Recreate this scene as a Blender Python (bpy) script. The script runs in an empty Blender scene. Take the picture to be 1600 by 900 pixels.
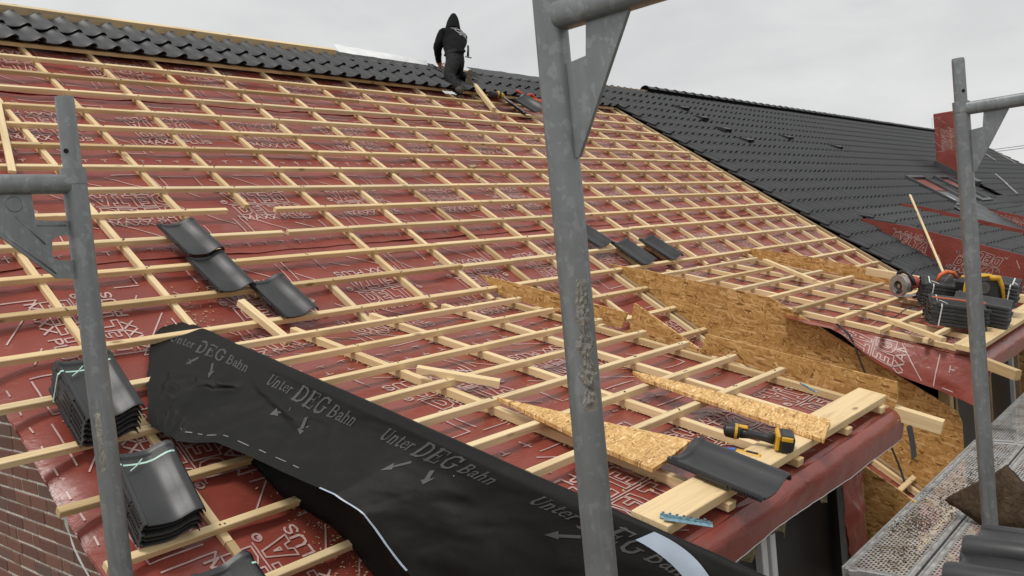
import bpy, bmesh, math, random
from mathutils import Vector, Matrix, noise
import numpy as np
rnd = random.Random(7)
rad = math.radians
S = bpy.context.scene
C = S.collection

# ------------------------------------------------------------------ camera
cam = bpy.data.cameras.new('camera'); cam_o = bpy.data.objects.new('camera', cam); C.objects.link(cam_o)
right = Vector((0.65171819, -0.75252457, -0.09471101))
down = Vector((-0.09847016, 0.03986615, -0.99434115))
fwd = Vector((0.75204191, 0.65735642, -0.04811972))
cam_o.matrix_world = Matrix(((right.x, -down.x, -fwd.x, 0.0), (right.y, -down.y, -fwd.y, -8.044),
                             (right.z, -down.z, -fwd.z, -2.190), (0, 0, 0, 1)))
cam.sensor_width = 36.0; cam.lens = 36.0 * 1329.21 / 1600.0
cam.clip_start = 0.05; cam.clip_end = 3000
S.camera = cam_o
CAM = Vector((0, -8.044, -2.19))

# ------------------------------------------------------------------ sky, sun, exposure
SUN_EL, SUN_AZ = rad(66), rad(262)          # azimuth measured clockwise from +Y
world = bpy.data.worlds.new('World'); S.world = world; world.use_nodes = True
nt = world.node_tree; nt.nodes.clear()
out = nt.nodes.new('ShaderNodeOutputWorld'); bg = nt.nodes.new('ShaderNodeBackground')
sky = nt.nodes.new('ShaderNodeTexSky'); sky.sky_type = 'NISHITA'; sky.sun_disc = False
sky.sun_elevation = SUN_EL; sky.sun_rotation = SUN_AZ; sky.dust_density = 4; sky.air_density = 1.0
tc = nt.nodes.new('ShaderNodeTexCoord'); mp = nt.nodes.new('ShaderNodeMapping')
mp.inputs['Scale'].default_value = (1.0, 1.0, 2.6)
n1 = nt.nodes.new('ShaderNodeTexNoise'); n1.inputs['Scale'].default_value = 2.9; n1.inputs['Detail'].default_value = 6
n1.inputs['Roughness'].default_value = 0.52; n1.inputs['Distortion'].default_value = 0.4
rp = nt.nodes.new('ShaderNodeValToRGB')
rp.color_ramp.elements[0].position = 0.28; rp.color_ramp.elements[0].color = (4.9, 4.95, 4.98, 1)
rp.color_ramp.elements[1].position = 0.72; rp.color_ramp.elements[1].color = (7.1, 7.1, 7.02, 1)
mx = nt.nodes.new('ShaderNodeMix'); mx.data_type = 'RGBA'; mx.inputs['Factor'].default_value = 0.96   # closed cloud deck over the sky
nt.links.new(tc.outputs['Generated'], mp.inputs['Vector']); nt.links.new(mp.outputs[0], n1.inputs['Vector'])
nt.links.new(n1.outputs['Fac'], rp.inputs['Fac']); nt.links.new(sky.outputs[0], mx.inputs['A'])
nt.links.new(rp.outputs['Color'], mx.inputs['B']); nt.links.new(mx.outputs['Result'], bg.inputs['Color'])
bg.inputs['Strength'].default_value = 0.1; nt.links.new(bg.outputs[0], out.inputs[0])
sl = bpy.data.lights.new('sun', 'SUN'); sl.energy = 1.5; sl.angle = rad(14); sl.color = (1.0, 0.97, 0.92)
so = bpy.data.objects.new('sun', sl); C.objects.link(so)
sd = Vector((math.sin(SUN_AZ) * math.cos(SUN_EL), math.cos(SUN_AZ) * math.cos(SUN_EL), math.sin(SUN_EL)))
so.rotation_euler = sd.to_track_quat('Z', 'Y').to_euler(); so.location = (0, 0, 30)
S.view_settings.view_transform = 'Standard'; S.view_settings.look = 'None'
S.view_settings.exposure = 0.32; S.view_settings.gamma = 1.0

# ------------------------------------------------------------------ frames of reference
TH = rad(34.786); PH = rad(14.0); G = 0.335       # main pitch, dormer pitch, batten gauge
HS = 4.355                                         # hinge of the dormer roofs (distance down the main slope)
def Mp(u, s, n=0.0):
    return Vector((u, -s * math.cos(TH) - n * math.sin(TH), -s * math.sin(TH) + n * math.cos(TH)))
H0 = Mp(0, HS)
def Dp(u, d, n=0.0):
    return Vector((u, H0.y - d * math.cos(PH) - n * math.sin(PH), H0.z - d * math.sin(PH) + n * math.cos(PH)))
def frame(o, ang, rz=0.0, tilt=0.0):
    """matrix at o: local x along the ridge, y up the slope, z off the slope"""
    return Matrix.Translation(o) @ Matrix.Rotation(ang, 4, 'X') @ Matrix.Rotation(rz, 4, 'Z') @ Matrix.Rotation(tilt, 4, 'X')

# ------------------------------------------------------------------ mesh builder and object helpers
class MB:
    def __init__(s): s.v = []; s.f = []; s.m = []
    def add(s, vs, fs, mi=0):
        k = len(s.v); s.v += [tuple(v) for v in vs]; s.f += [tuple(i + k for i in f) for f in fs]; s.m += [mi] * len(fs); return s
    def box(s, c, d, M=None, mi=0, bev=0.0):
        x, y, z = d[0] / 2, d[1] / 2, d[2] / 2
        if bev > 0:
            b = min(bev, x * .9, y * .9, z * .9); vs = []; idx = {}
            for sx in (-1, 1):
                for sy in (-1, 1):
                    for sz in (-1, 1):
                        idx[(sx, sy, sz)] = len(vs)
                        vs += [Vector((sx * x, sy * (y - b), sz * (z - b))), Vector((sx * (x - b), sy * y, sz * (z - b))), Vector((sx * (x - b), sy * (y - b), sz * z))]
            g = lambda a, b_, c_, k: idx[(a, b_, c_)] + k
            fs = []
            for q in (-1, 1):
                o = [(-1, -1), (1, -1), (1, 1), (-1, 1)]
                fs.append([g(q, a, b_, 0) for a, b_ in o]); fs.append([g(a, q, b_, 1) for a, b_ in o]); fs.append([g(a, b_, q, 2) for a, b_ in o])
            for a in (-1, 1):
                for b_ in (-1, 1):
                    fs.append([g(a, b_, -1, 0), g(a, b_, 1, 0), g(a, b_, 1, 1), g(a, b_, -1, 1)])
                    fs.append([g(a, -1, b_, 0), g(a, 1, b_, 0), g(a, 1, b_, 2), g(a, -1, b_, 2)])
                    fs.append([g(-1, a, b_, 1), g(1, a, b_, 1), g(1, a, b_, 2), g(-1, a, b_, 2)])
                    for c_ in (-1, 1): fs.append([g(a, b_, c_, 0), g(a, b_, c_, 1), g(a, b_, c_, 2)])
        else:
            vs = [Vector((a * x, b * y, c_ * z)) for a in (-1, 1) for b in (-1, 1) for c_ in (-1, 1)]
            fs = [(0, 1, 3, 2), (4, 6, 7, 5), (0, 4, 5, 1), (2, 3, 7, 6), (0, 2, 6, 4), (1, 5, 7, 3)]
        c = Vector(c); vs = [v + c for v in vs]
        if M is not None: vs = [M @ v for v in vs]
        return s.add(vs, fs, mi)
    def prism(s, poly, off, M=None, mi=0):
        """poly: 3-D points, extruded by the vector off"""
        off = Vector(off); a = [Vector(p) for p in poly]; n = len(a); vs = a + [p + off for p in a]
        if M is not None: vs = [M @ v for v in vs]
        fs = [tuple(range(n))[::-1], tuple(range(n, 2 * n))] + [(i, (i + 1) % n, n + (i + 1) % n, n + i) for i in range(n)]
        return s.add(vs, fs, mi)
    def tube(s, path, r, sides=12, mi=0, caps=True):
        path = [Vector(p) for p in path]; rs = r if isinstance(r, (list, tuple)) else [r] * len(path)
        vs = []; t0 = (path[1] - path[0]).normalized()
        up = Vector((0, 0, 1)) if abs(t0.z) < .9 else Vector((1, 0, 0)); x = t0.cross(up).normalized()
        for i, p in enumerate(path):
            a = path[max(i - 1, 0)]; b = path[min(i + 1, len(path) - 1)]; t = (b - a).normalized()
            x = (x - t * x.dot(t)).normalized(); y = t.cross(x)
            vs += [p + (x * math.cos(2 * math.pi * k / sides) + y * math.sin(2 * math.pi * k / sides)) * rs[i] for k in range(sides)]
        fs = [(i * sides + k, i * sides + (k + 1) % sides, (i + 1) * sides + (k + 1) % sides, (i + 1) * sides + k) for i in range(len(path) - 1) for k in range(sides)]
        if caps: fs += [tuple(range(sides))[::-1], tuple(range((len(path) - 1) * sides, len(path) * sides))]
        return s.add(vs, fs, mi)
    def lathe(s, o, axis, prof, sides=20, mi=0):
        """prof: (distance along axis, radius)"""
        o = Vector(o); axis = Vector(axis).normalized()
        return s.tube_raw(o, axis, prof, sides, mi)
    def tube_raw(s, o, t, prof, sides, mi):
        up = Vector((0, 0, 1)) if abs(t.z) < .9 else Vector((1, 0, 0)); x = t.cross(up).normalized(); y = t.cross(x); vs = []
        for a, r in prof:
            vs += [o + t * a + (x * math.cos(2 * math.pi * k / sides) + y * math.sin(2 * math.pi * k / sides)) * r for k in range(sides)]
        n = len(prof)
        fs = [(i * sides + k, i * sides + (k + 1) % sides, (i + 1) * sides + (k + 1) % sides, (i + 1) * sides + k) for i in range(n - 1) for k in range(sides)]
        fs += [tuple(range(sides))[::-1], tuple(range((n - 1) * sides, n * sides))]
        return s.add(vs, fs, mi)
    def grid(s, fn, nu, nv, mi=0):
        vs = [fn(i / nu, j / nv) for j in range(nv + 1) for i in range(nu + 1)]
        fs = [(j * (nu + 1) + i, j * (nu + 1) + i + 1, (j + 1) * (nu + 1) + i + 1, (j + 1) * (nu + 1) + i) for j in range(nv) for i in range(nu)]
        return s.add(vs, fs, mi)
    def mesh(s, name, mats, smooth=False, fix=True):
        me = bpy.data.meshes.new(name); me.from_pydata(s.v, [], s.f)
        for m in (mats if isinstance(mats, (list, tuple)) else [mats]): me.materials.append(m)
        if any(s.m): me.polygons.foreach_set('material_index', s.m)
        if fix:
            bm = bmesh.new(); bm.from_mesh(me); bmesh.ops.recalc_face_normals(bm, faces=bm.faces); bm.to_mesh(me); bm.free()
        if smooth: me.polygons.foreach_set('use_smooth', [True] * len(me.polygons))
        if smooth == 'auto': me.set_sharp_from_angle(angle=rad(38))
        me.update(); return me
    def build(s, name, mats, parent=None, smooth=False, fix=True): return link(name, s.mesh(name, mats, smooth, fix), parent)
def link(name, me, parent=None, M=None):
    o = bpy.data.objects.new(name, me); C.objects.link(o)
    if parent is not None:
        o.parent = parent; o.matrix_parent_inverse = WM[parent.name].inverted()
    if M is not None: o.matrix_basis = M
    WM[o.name] = M.copy() if M is not None else Matrix()
    return o
WM = {}
def empty(name, loc):
    o = bpy.data.objects.new(name, None); C.objects.link(o); o.location = loc; o.empty_display_size = .2
    WM[o.name] = Matrix.Translation(loc); return o
def tag(o, label=None, cat=None, group=None, kind=None):
    if label: o['label'] = label
    if cat: o['category'] = cat
    if group: o['group'] = group
    if kind: o['kind'] = kind
    return o
def fbm(x, y, z=0.0, o=3): return noise.fractal(Vector((x, y, z)), 1.0, 2.0, o)

# ------------------------------------------------------------------ materials
MATS = {}
class Nodes:
    def __init__(s, name):
        s.m = bpy.data.materials.new(name); s.m.use_nodes = True; s.t = s.m.node_tree; s.b = s.t.nodes['Principled BSDF']
        s.tc = s.t.nodes.new('ShaderNodeTexCoord')
    def n(s, k, **kw):
        x = s.t.nodes.new(k)
        for a, v in kw.items():
            if a in x.inputs: x.inputs[a].default_value = v
            else: setattr(x, a, v)
        return x
    def l(s, a, b): s.t.links.new(a, b)
    def mapping(s, scale, rot=(0, 0, 0), src='Object'):
        m = s.n('ShaderNodeMapping'); m.inputs['Scale'].default_value = scale; m.inputs['Rotation'].default_value = rot
        s.l(s.tc.outputs[src], m.inputs['Vector']); return m.outputs[0]
    def noise(s, scale, detail=4, rough=.5, vec=None, dist=0):
        x = s.n('ShaderNodeTexNoise'); x.inputs['Scale'].default_value = scale; x.inputs['Detail'].default_value = detail
        x.inputs['Roughness'].default_value = rough; x.inputs['Distortion'].default_value = dist
        s.l(vec if vec is not None else s.tc.outputs['Object'], x.inputs['Vector']); return x.outputs['Fac']
    def ramp(s, fac, stops):
        r = s.n('ShaderNodeValToRGB'); e = r.color_ramp.elements
        while len(e) < len(stops): e.new(.5)
        for k, (p, c) in enumerate(stops):
            e[k].position = p; e[k].color = c if len(c) == 4 else (*c, 1)
        s.l(fac, r.inputs['Fac']); return r.outputs['Color']
    def mix(s, fac, a, b, mode='MIX'):
        m = s.n('ShaderNodeMix', data_type='RGBA', blend_type=mode)
        for sock, v in (('Factor', fac), ('A', a), ('B', b)):
            if hasattr(v, 'node'): s.l(v, m.inputs[sock])
            else: m.inputs[sock].default_value = v if sock == 'Factor' or len(v) == 4 else (*v, 1)
        return m.outputs['Result']
    def math(s, op, a, b=0.0):
        m = s.n('ShaderNodeMath', operation=op)
        for i, v in enumerate((a, b)):
            if hasattr(v, 'node'): s.l(v, m.inputs[i])
            else: m.inputs[i].default_value = v
        return m.outputs[0]
    def color(s, c):
        if hasattr(c, 'node'): s.l(c, s.b.inputs['Base Color'])
        else: s.b.inputs['Base Color'].default_value = (*c, 1)
    def set(s, rough=.5, metal=0, spec=.5):
        if hasattr(rough, 'node'): s.l(rough, s.b.inputs['Roughness'])
        else: s.b.inputs['Roughness'].default_value = rough
        s.b.inputs['Metallic'].default_value = metal; s.b.inputs['Specular IOR Level'].default_value = spec
    def bump(s, h, strength=.3, dist=.01):
        b = s.n('ShaderNodeBump'); b.inputs['Strength'].default_value = strength; b.inputs['Distance'].default_value = dist
        s.l(h, b.inputs['Height']); s.l(b.outputs[0], s.b.inputs['Normal'])
    def rand(s):
        return s.n('ShaderNodeObjectInfo').outputs['Random']

def mat_plain(name, col, rough=.5, metal=0, spec=.5, var=.25, scale=18):
    N = Nodes(name); f = N.noise(scale, 4)
    a = tuple(c * (1 - var) for c in col); b = tuple(min(1, c * (1 + var)) for c in col)
    N.color(N.ramp(f, [(.3, a), (.7, b)])); N.set(rough, metal, spec); return N.m

def mat_wood(name='pine', dark=(.42, .27, .12), light=(.77, .605, .365), k=1.0):
    N = Nodes(name); r = N.rand()
    off = N.n('ShaderNodeVectorMath', operation='ADD'); N.l(N.tc.outputs['Object'], off.inputs[0])
    cb = N.n('ShaderNodeCombineXYZ'); N.l(N.math('MULTIPLY', r, 37.0), cb.inputs[0]); N.l(N.math('MULTIPLY', r, 11.0), cb.inputs[1]); N.l(cb.outputs[0], off.inputs[1])
    mp = N.n('ShaderNodeMapping'); mp.inputs['Scale'].default_value = (1.6, 40, 40); N.l(off.outputs[0], mp.inputs['Vector'])
    g = N.noise(1.0, 5, .6, mp.outputs[0], .6)
    base = N.ramp(g, [(.25, tuple(d * .55 + l * .45 for d, l in zip(dark, light))), (.5, light), (.72, tuple(min(1, l * 1.08) for l in light))])
    # dark knots
    mk = N.n('ShaderNodeMapping'); mk.inputs['Scale'].default_value = (3.2, 9, 9); N.l(off.outputs[0], mk.inputs['Vector'])
    vo = N.n('ShaderNodeTexVoronoi'); vo.inputs['Scale'].default_value = 1.0; N.l(mk.outputs[0], vo.inputs['Vector'])
    kn = N.ramp(vo.outputs['Distance'], [(.06, (1, 1, 1)), (.15, (0, 0, 0))])
    base = N.mix(N.math('MULTIPLY', kn, .75), base, tuple(c * .45 for c in dark))
    tone = N.ramp(r, [(0, (.62, .56, .47)), (.12, (.80, .75, .66)), (.3, (.97, .93, .86)), (.6, (1.04, 1.03, 1.0)), (.85, (.86, .88, .90)), (1, (.98, .92, .82))])
    base = N.mix(1.0, base, tone, 'MULTIPLY')
    st = N.noise(2.2, 3, .5); base = N.mix(N.ramp(st, [(.55, (0, 0, 0)), (.8, (.35, .35, .35))]), base, dark)
    N.color(base); N.set(.62, 0, .3); N.bump(g, .25, .002); return N.m

def mat_osb(name, axis):
    N = Nodes(name); last = None
    for k, (ang, sc) in enumerate(((.35, 1.0), (1.25, .85), (2.2, 1.15), (2.9, 1.0))):
        m1 = N.n('ShaderNodeMapping'); m1.inputs['Rotation'].default_value = (ang, 0, 0) if axis == 'X' else (0, 0, ang); N.l(N.tc.outputs['Object'], m1.inputs['Vector'])
        m2 = N.n('ShaderNodeMapping'); m2.inputs['Scale'].default_value = (20 * sc, 15 * sc, 75 * sc) if axis == 'X' else (26 * sc, 130 * sc, 20 * sc); m2.inputs['Location'].default_value = (k * 3.1, k * 1.7, k * 2.3); N.l(m1.outputs[0], m2.inputs['Vector']); v = m2.outputs[0]
        vo = N.n('ShaderNodeTexVoronoi'); vo.inputs['Scale'].default_value = 1.0; vo.inputs['Randomness'].default_value = 1.0
        wn = N.n('ShaderNodeTexNoise'); wn.inputs['Scale'].default_value = 1.3; N.l(v, wn.inputs['Vector'])
        mx = N.n('ShaderNodeVectorMath', operation='ADD'); N.l(v, mx.inputs[0]); N.l(wn.outputs['Color'], mx.inputs[1]); N.l(mx.outputs[0], vo.inputs['Vector'])
        sp = N.n('ShaderNodeSeparateColor'); N.l(vo.outputs['Color'], sp.inputs[0])
        c = N.ramp(sp.outputs[0], [(0, (.19, .088, .022)), (.12, (.38, .20, .058)), (.55, (.52, .295, .098)), (.86, (.62, .375, .148)), (1, (.74, .51, .25))])
        if last is None: last = c; hgt = sp.outputs[0]
        else:
            last = N.mix(N.ramp(sp.outputs[1], [(.56, (0, 0, 0)), (.58, (1, 1, 1))]), last, c)
    d = N.noise(3, 3); last = N.mix(N.ramp(d, [(.5, (0, 0, 0)), (.8, (.3, .3, .3))]), last, (.27, .14, .05))
    tone = N.ramp(N.rand(), [(0, (.94, .92, .88)), (1, (1.1, 1.1, 1.1))] if axis == 'X' else [(0, (1.22, 1.28, 1.38)), (1, (1.3, 1.36, 1.46))]); last = N.mix(1.0, last, tone, 'MULTIPLY')  # flat boards toned lighter: their top light is put into the colour
    N.color(last); N.set(.6, 0, .35); N.bump(hgt, .35, .002); return N.m

def mat_membrane(name='red_membrane', col=(.255, .056, .040)):
    N = Nodes(name)
    f = N.noise(3.0, 5, .55); base = N.ramp(f, [(.3, tuple(c * .78 for c in col)), (.7, tuple(c * 1.12 for c in col))])
    dust = N.noise(9, 6, .7); base = N.mix(N.ramp(dust, [(.58, (0, 0, 0)), (.85, (.30, .30, .30))]), base, (.36, .22, .16))
    N.color(base); N.set(N.ramp(f, [(.3, (.27, .27, .27)), (.7, (.38, .38, .38))]), 0, .42)
    w = N.noise(6, 4, .5, N.mapping((1, 3.0, 3.0)), 1.2); w2 = N.noise(45, 3)
    N.bump(N.math('ADD', w, N.math('MULTIPLY', w2, .04)), .24, .02); return N.m

def mat_tile():
    N = Nodes('black_roof_tile'); f = N.noise(7, 5, .6); r = N.rand()
    base = N.ramp(f, [(.25, (.015, .0155, .0165)), (.75, (.028, .0288, .0305))])
    base = N.mix(1.0, base, N.ramp(r, [(0, (.86, .86, .86)), (1, (1.15, 1.15, 1.15))]), 'MULTIPLY')
    d = N.noise(60, 3); base = N.mix(N.ramp(d, [(.66, (0, 0, 0)), (.8, (.25, .25, .25))]), base, (.16, .15, .14))
    N.color(base); N.set(N.ramp(f, [(.2, (.36, .36, .36)), (.8, (.50, .50, .50))]), 0, .6); N.bump(N.noise(220, 2), .12, .002); return N.m

def mat_steel(name='galvanised_steel', a=(.20, .212, .216), b=(.285, .298, .302), rough=.42, metal=.55, rust=True):
    N = Nodes(name)
    f = N.noise(30, 6, .68, N.mapping((1, 1, .10)), .3); vo = N.n('ShaderNodeTexVoronoi'); vo.inputs['Scale'].default_value = 60; N.l(N.tc.outputs['Object'], vo.inputs['Vector'])
    base = N.ramp(f, [(.36, a), (.54, tuple(x * .55 + y * .45 for x, y in zip(a, b))), (.66, b)])
    sp = N.n('ShaderNodeSeparateColor'); N.l(vo.outputs['Color'], sp.inputs[0])
    base = N.mix(.22, base, N.ramp(sp.outputs[0], [(0, a), (1, b)]))
    if rust:
        d = N.noise(55, 3, .6, N.mapping((1, 1, .7)), .2); base = N.mix(N.ramp(d, [(.57, (0, 0, 0)), (.59, (.38, .38, .38))]), base, (.37, .385, .39))
        d2 = N.noise(9, 4, .6); base = N.mix(N.ramp(d2, [(.45, (0, 0, 0)), (.75, (.4, .4, .4))]), base, (.13, .135, .135))
        e = N.noise(14, 4, .7); base = N.mix(N.ramp(e, [(.68, (0, 0, 0)), (.76, (.5, .5, .5))]), base, (.12, .10, .08))
    N.color(base); N.set(N.ramp(f, [(.3, (rough - .08,) * 3), (.7, (rough + .12,) * 3)]), metal, .5); N.bump(f, .12, .003); return N.m

def mat_deck():
    N = Nodes('perforated_deck_steel')
    f = N.noise(14, 6, .65); base = N.ramp(f, [(.3, (.26, .26, .25)), (.6, (.47, .46, .44)), (.8, (.60, .59, .56))])
    g = N.noise(5, 6, .7); base = N.mix(N.ramp(g, [(.50, (0, 0, 0)), (.66, (.85, .85, .85))]), base, (.15, .115, .08))
    N.color(base); N.set(.55, .25, .4); N.bump(f, .2, .004)
    sx = N.n('ShaderNodeSeparateXYZ'); N.l(N.tc.outputs['Object'], sx.inputs[0])
    def cell(v, p, ph=0.0):
        q = N.math('ADD', N.math('MULTIPLY', v, 1 / p), ph); return N.math('SUBTRACT', N.math('FRACT', q), .5)
    px, py = .034, .0168
    row = N.math('FLOOR', N.math('MULTIPLY', sx.outputs[1], 1 / py))
    odd = N.math('MULTIPLY', N.math('MODULO', N.math('ABSOLUTE', row), 2.0), .5)
    cx = N.math('MULTIPLY', N.math('SUBTRACT', N.math('FRACT', N.math('ADD', N.math('MULTIPLY', sx.outputs[0], 1 / px), odd)), .5), px)
    cy = N.math('MULTIPLY', cell(sx.outputs[1], py), py)
    # elongated hole: |cx| reduced by .004
    ax = N.math('MAXIMUM', N.math('SUBTRACT', N.math('ABSOLUTE', cx), .0045), 0.0)
    r2 = N.math('SQRT', N.math('ADD', N.math('MULTIPLY', ax, ax), N.math('MULTIPLY', cy, cy)))
    hole = N.math('LESS_THAN', r2, .0056)
    # plain borders
    yb = N.math('LESS_THAN', N.math('ABSOLUTE', sx.outputs[1]), .118)
    hole = N.math('MULTIPLY', hole, yb)
    tr = N.n('ShaderNodeBsdfTransparent'); ms = N.n('ShaderNodeMixShader'); o = N.t.nodes['Material Output']
    N.l(hole, ms.inputs[0]); N.l(N.b.outputs[0], ms.inputs[1]); N.l(tr.outputs[0], ms.inputs[2]); N.l(ms.outputs[0], o.inputs['Surface']); return N.m

def mat_brick():
    N = Nodes('brown_brick'); r = N.rand(); f = N.noise(30, 5, .65)
    c = N.ramp(r, [(0, (.12, .064, .050)), (.35, (.185, .084, .060)), (.7, (.21, .105, .076)), (1, (.135, .09, .075))])
    c = N.mix(N.ramp(f, [(.35, (0, 0, 0)), (.75, (.5, .5, .5))]), c, (.17, .10, .08))
    N.color(c); N.set(.85, 0, .25); N.bump(f, .5, .006); return N.m

def mat_brickwall():
    N = Nodes('brickwork'); b = N.n('ShaderNodeTexBrick'); b.inputs['Scale'].default_value = 1
    b.inputs['Brick Width'].default_value = .25; b.inputs['Row Height'].default_value = .0833; b.inputs['Mortar Size'].default_value = .006
    b.inputs['Color1'].default_value = (.115, .052, .038, 1); b.inputs['Color2'].default_value = (.085, .05, .042, 1); b.inputs['Mortar'].default_value = (.30, .28, .25, 1)
    N.l(N.mapping((1, 1, 1)), b.inputs['Vector']); N.color(b.outputs['Color']); N.set(.9, 0, .2); return N.m

def mat_sheet():
    N = Nodes('black_foil'); f = N.noise(4, 5, .6)
    base = N.ramp(f, [(.3, (.0055, .0054, .0050)), (.7, (.010, .0098, .0092))])
    d = N.noise(7, 6, .75); base = N.mix(N.ramp(d, [(.55, (0, 0, 0)), (.85, (.25, .25, .25))]), base, (.042, .038, .033))
    N.color(base); N.set(N.ramp(f, [(.3, (.50, .50, .50)), (.7, (.64, .64, .64))]), 0, .18)
    w = N.noise(5, 4, .55, None, 1.0); N.bump(N.math('ADD', w, N.math('MULTIPLY', N.noise(90, 2), .03)), .22, .02); return N.m

def mat_wool(name, a, b):
    N = Nodes(name); f = N.noise(30, 6, .75, None, 1.0); N.color(N.ramp(f, [(.3, a), (.7, b)])); N.set(.95, 0, .1); N.bump(f, 1.0, .02); return N.m

M = {
 'pine': mat_wood(), 'oldpine': mat_wood('weathered_pine', (.20, .13, .07), (.38, .27, .16)), 'osb': mat_osb('osb', 'X'), 'osbz': mat_osb('osb_top_lit', 'Z'),
 'red': mat_membrane(), 'tile': mat_tile(), 'steel': mat_steel(), 'deck': mat_deck(), 'brick': mat_brick(), 'brickwall': mat_brickwall(),
 'mortar': mat_plain('mortar', (.62, .58, .51), .95, 0, .2, .2, 40), 'foil': mat_sheet(),
 'print': mat_plain('pale_print', (.50, .345, .315), .42, 0, .45, .25, 9), 'foilprint': mat_plain('grey_print', (.056, .055, .053), .5, 0, .4, .2, 6),
 'hem': mat_plain('pale_blue_hem', (.36, .42, .50), .35, 0, .5, .12, 6), 'wool': mat_wool('mineral_wool', (.16, .13, .07), (.36, .31, .19)),
 'brownwool': mat_wool('brown_wool', (.055, .036, .022), (.15, .105, .070)), 'pvc': mat_plain('white_pvc', (.62, .63, .63), .35, 0, .5, .05),
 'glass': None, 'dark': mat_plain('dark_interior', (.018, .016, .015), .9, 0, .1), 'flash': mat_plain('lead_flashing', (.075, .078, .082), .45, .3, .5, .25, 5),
 'alu': mat_plain('bare_aluminium', (.90, .91, .92), .35, .0, .6, .08, 5), 'black': mat_plain('black_plastic', (.016, .016, .017), .45, 0, .5, .2),
 'yellow': mat_plain('yellow_plastic', (.60, .33, .018), .42, 0, .5, .12), 'redpl': mat_plain('red_plastic', (.42, .040, .028), .4, 0, .5, .15),
 'orange': mat_plain('orange_plastic', (.62, .13, .04), .45, 0, .5, .15), 'greymetal': mat_plain('grey_metal', (.40, .40, .38), .38, .6, .5, .15),
 'chrome': mat_plain('bright_steel', (.55, .54, .52), .25, .9, .5, .1), 'strap': mat_plain('mint_strap', (.42, .62, .53), .35, 0, .5, .08), 'wstrap': mat_plain('white_strap', (.62, .63, .62), .4, 0, .5, .1),
 'jacket': mat_plain('black_cloth', (.0085, .0085, .009), .9, 0, .15, .35, 14), 'trouser': mat_plain('charcoal_cloth', (.022, .022, .023), .9, 0, .15, .4, 20),
 'skin': mat_plain('skin', (.42, .23, .16), .55), 'sole': mat_plain('brown_sole', (.115, .088, .058), .85, 0, .2, .3, 30), 'boot': mat_plain('grey_boot', (.085, .078, .068), .8, 0, .2, .3, 30),
 'white': mat_plain('white_ink', (.55, .55, .54), .6, 0, .3, .1), 'dust': mat_plain('sawdust', (.56, .41, .23), .95, 0, .1, .3, 50), 'debris': mat_plain('dark_crumbs', (.085, .062, .042), .95, 0, .1, .5, 40),
 'blue': mat_plain('blue_plastic', (.035, .10, .35), .4), 'teal': mat_plain('blue_coated_steel', (.22, .36, .42), .38, .3, .5, .35, 90),
 'clay': mat_plain('red_clay', (.36, .105, .050), .7, 0, .3, .2, 20), 'crust': mat_wool('mortar_crust', (.26, .24, .205), (.50, .475, .42)),
 'turf': mat_plain('gravel_yard', (.17, .155, .13), .95, 0, .1, .35, 3),
}
Ng = Nodes('window_glass'); Ng.color((.020, .021, .022)); Ng.set(.35, 0, .2); M['glass'] = Ng.m
Ng = Nodes('painted_sky_glass'); Ng.color((.55, .57, .58)); Ng.set(.1, .0, .8); Ng.b.inputs['Coat Weight'].default_value = 1.0; M['skyglass'] = Ng.m  # pale base colour stands in for the sky reflected in the panes

# ------------------------------------------------------------------ lettering helpers (flat print as thin geometry)
def font_mesh(body, size, bold=0.0, outline=False):
    cu = bpy.data.curves.new('lettering', 'FONT'); cu.body = body; cu.size = 1.0; cu.resolution_u = 3; cu.align_x = 'CENTER'; cu.offset = bold
    cu.space_character = 1.06
    if outline: cu.fill_mode = 'NONE'
    o = bpy.data.objects.new('lettering', cu); C.objects.link(o)
    dg = bpy.context.evaluated_depsgraph_get(); me = o.evaluated_get(dg).to_mesh()
    vs = [(v.co.x, v.co.y) for v in me.vertices]; fs = [tuple(p.vertices) for p in me.polygons]; es = [tuple(e.vertices) for e in me.edges]
    o.evaluated_get(dg).to_mesh_clear(); C.objects.unlink(o); bpy.data.objects.remove(o); bpy.data.curves.remove(cu)
    xs = [v[0] for v in vs]; ys = [v[1] for v in vs]; h = max(ys) - min(ys); y0 = min(ys); cx = (max(xs) + min(xs)) / 2
    return [((x - cx) / h * size, (y - y0) / h * size) for x, y in vs], fs, es
def ribbon(P, a, b, w):
    """flat strip between two 2-D points"""
    dx, dy = b[0] - a[0], b[1] - a[1]; L = math.hypot(dx, dy)
    if L < 1e-6: return
    ox, oy = -dy / L * w / 2, dx / L * w / 2; ex, ey = dx / L * w * .3, dy / L * w * .3; n = max(1, int(L / .04))
    for k in range(n):
        t0, t1 = k / n, (k + 1) / n
        p = (a[0] + dx * t0 - (ex if k == 0 else 0), a[1] + dy * t0 - (ey if k == 0 else 0)); q = (a[0] + dx * t1 + (ex if k == n - 1 else 0), a[1] + dy * t1 + (ey if k == n - 1 else 0))
        P.append([(p[0] + ox, p[1] + oy), (p[0] - ox, p[1] - oy), (q[0] - ox, q[1] - oy), (q[0] + ox, q[1] + oy)])
def outline_polys(g, w):
    P = []; vs, fs, es = g
    for a, b in es: ribbon(P, vs[a], vs[b], w)
    return P
def solid_polys(g): vs, fs, es = g; return [[vs[i] for i in f] for f in fs]
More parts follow.
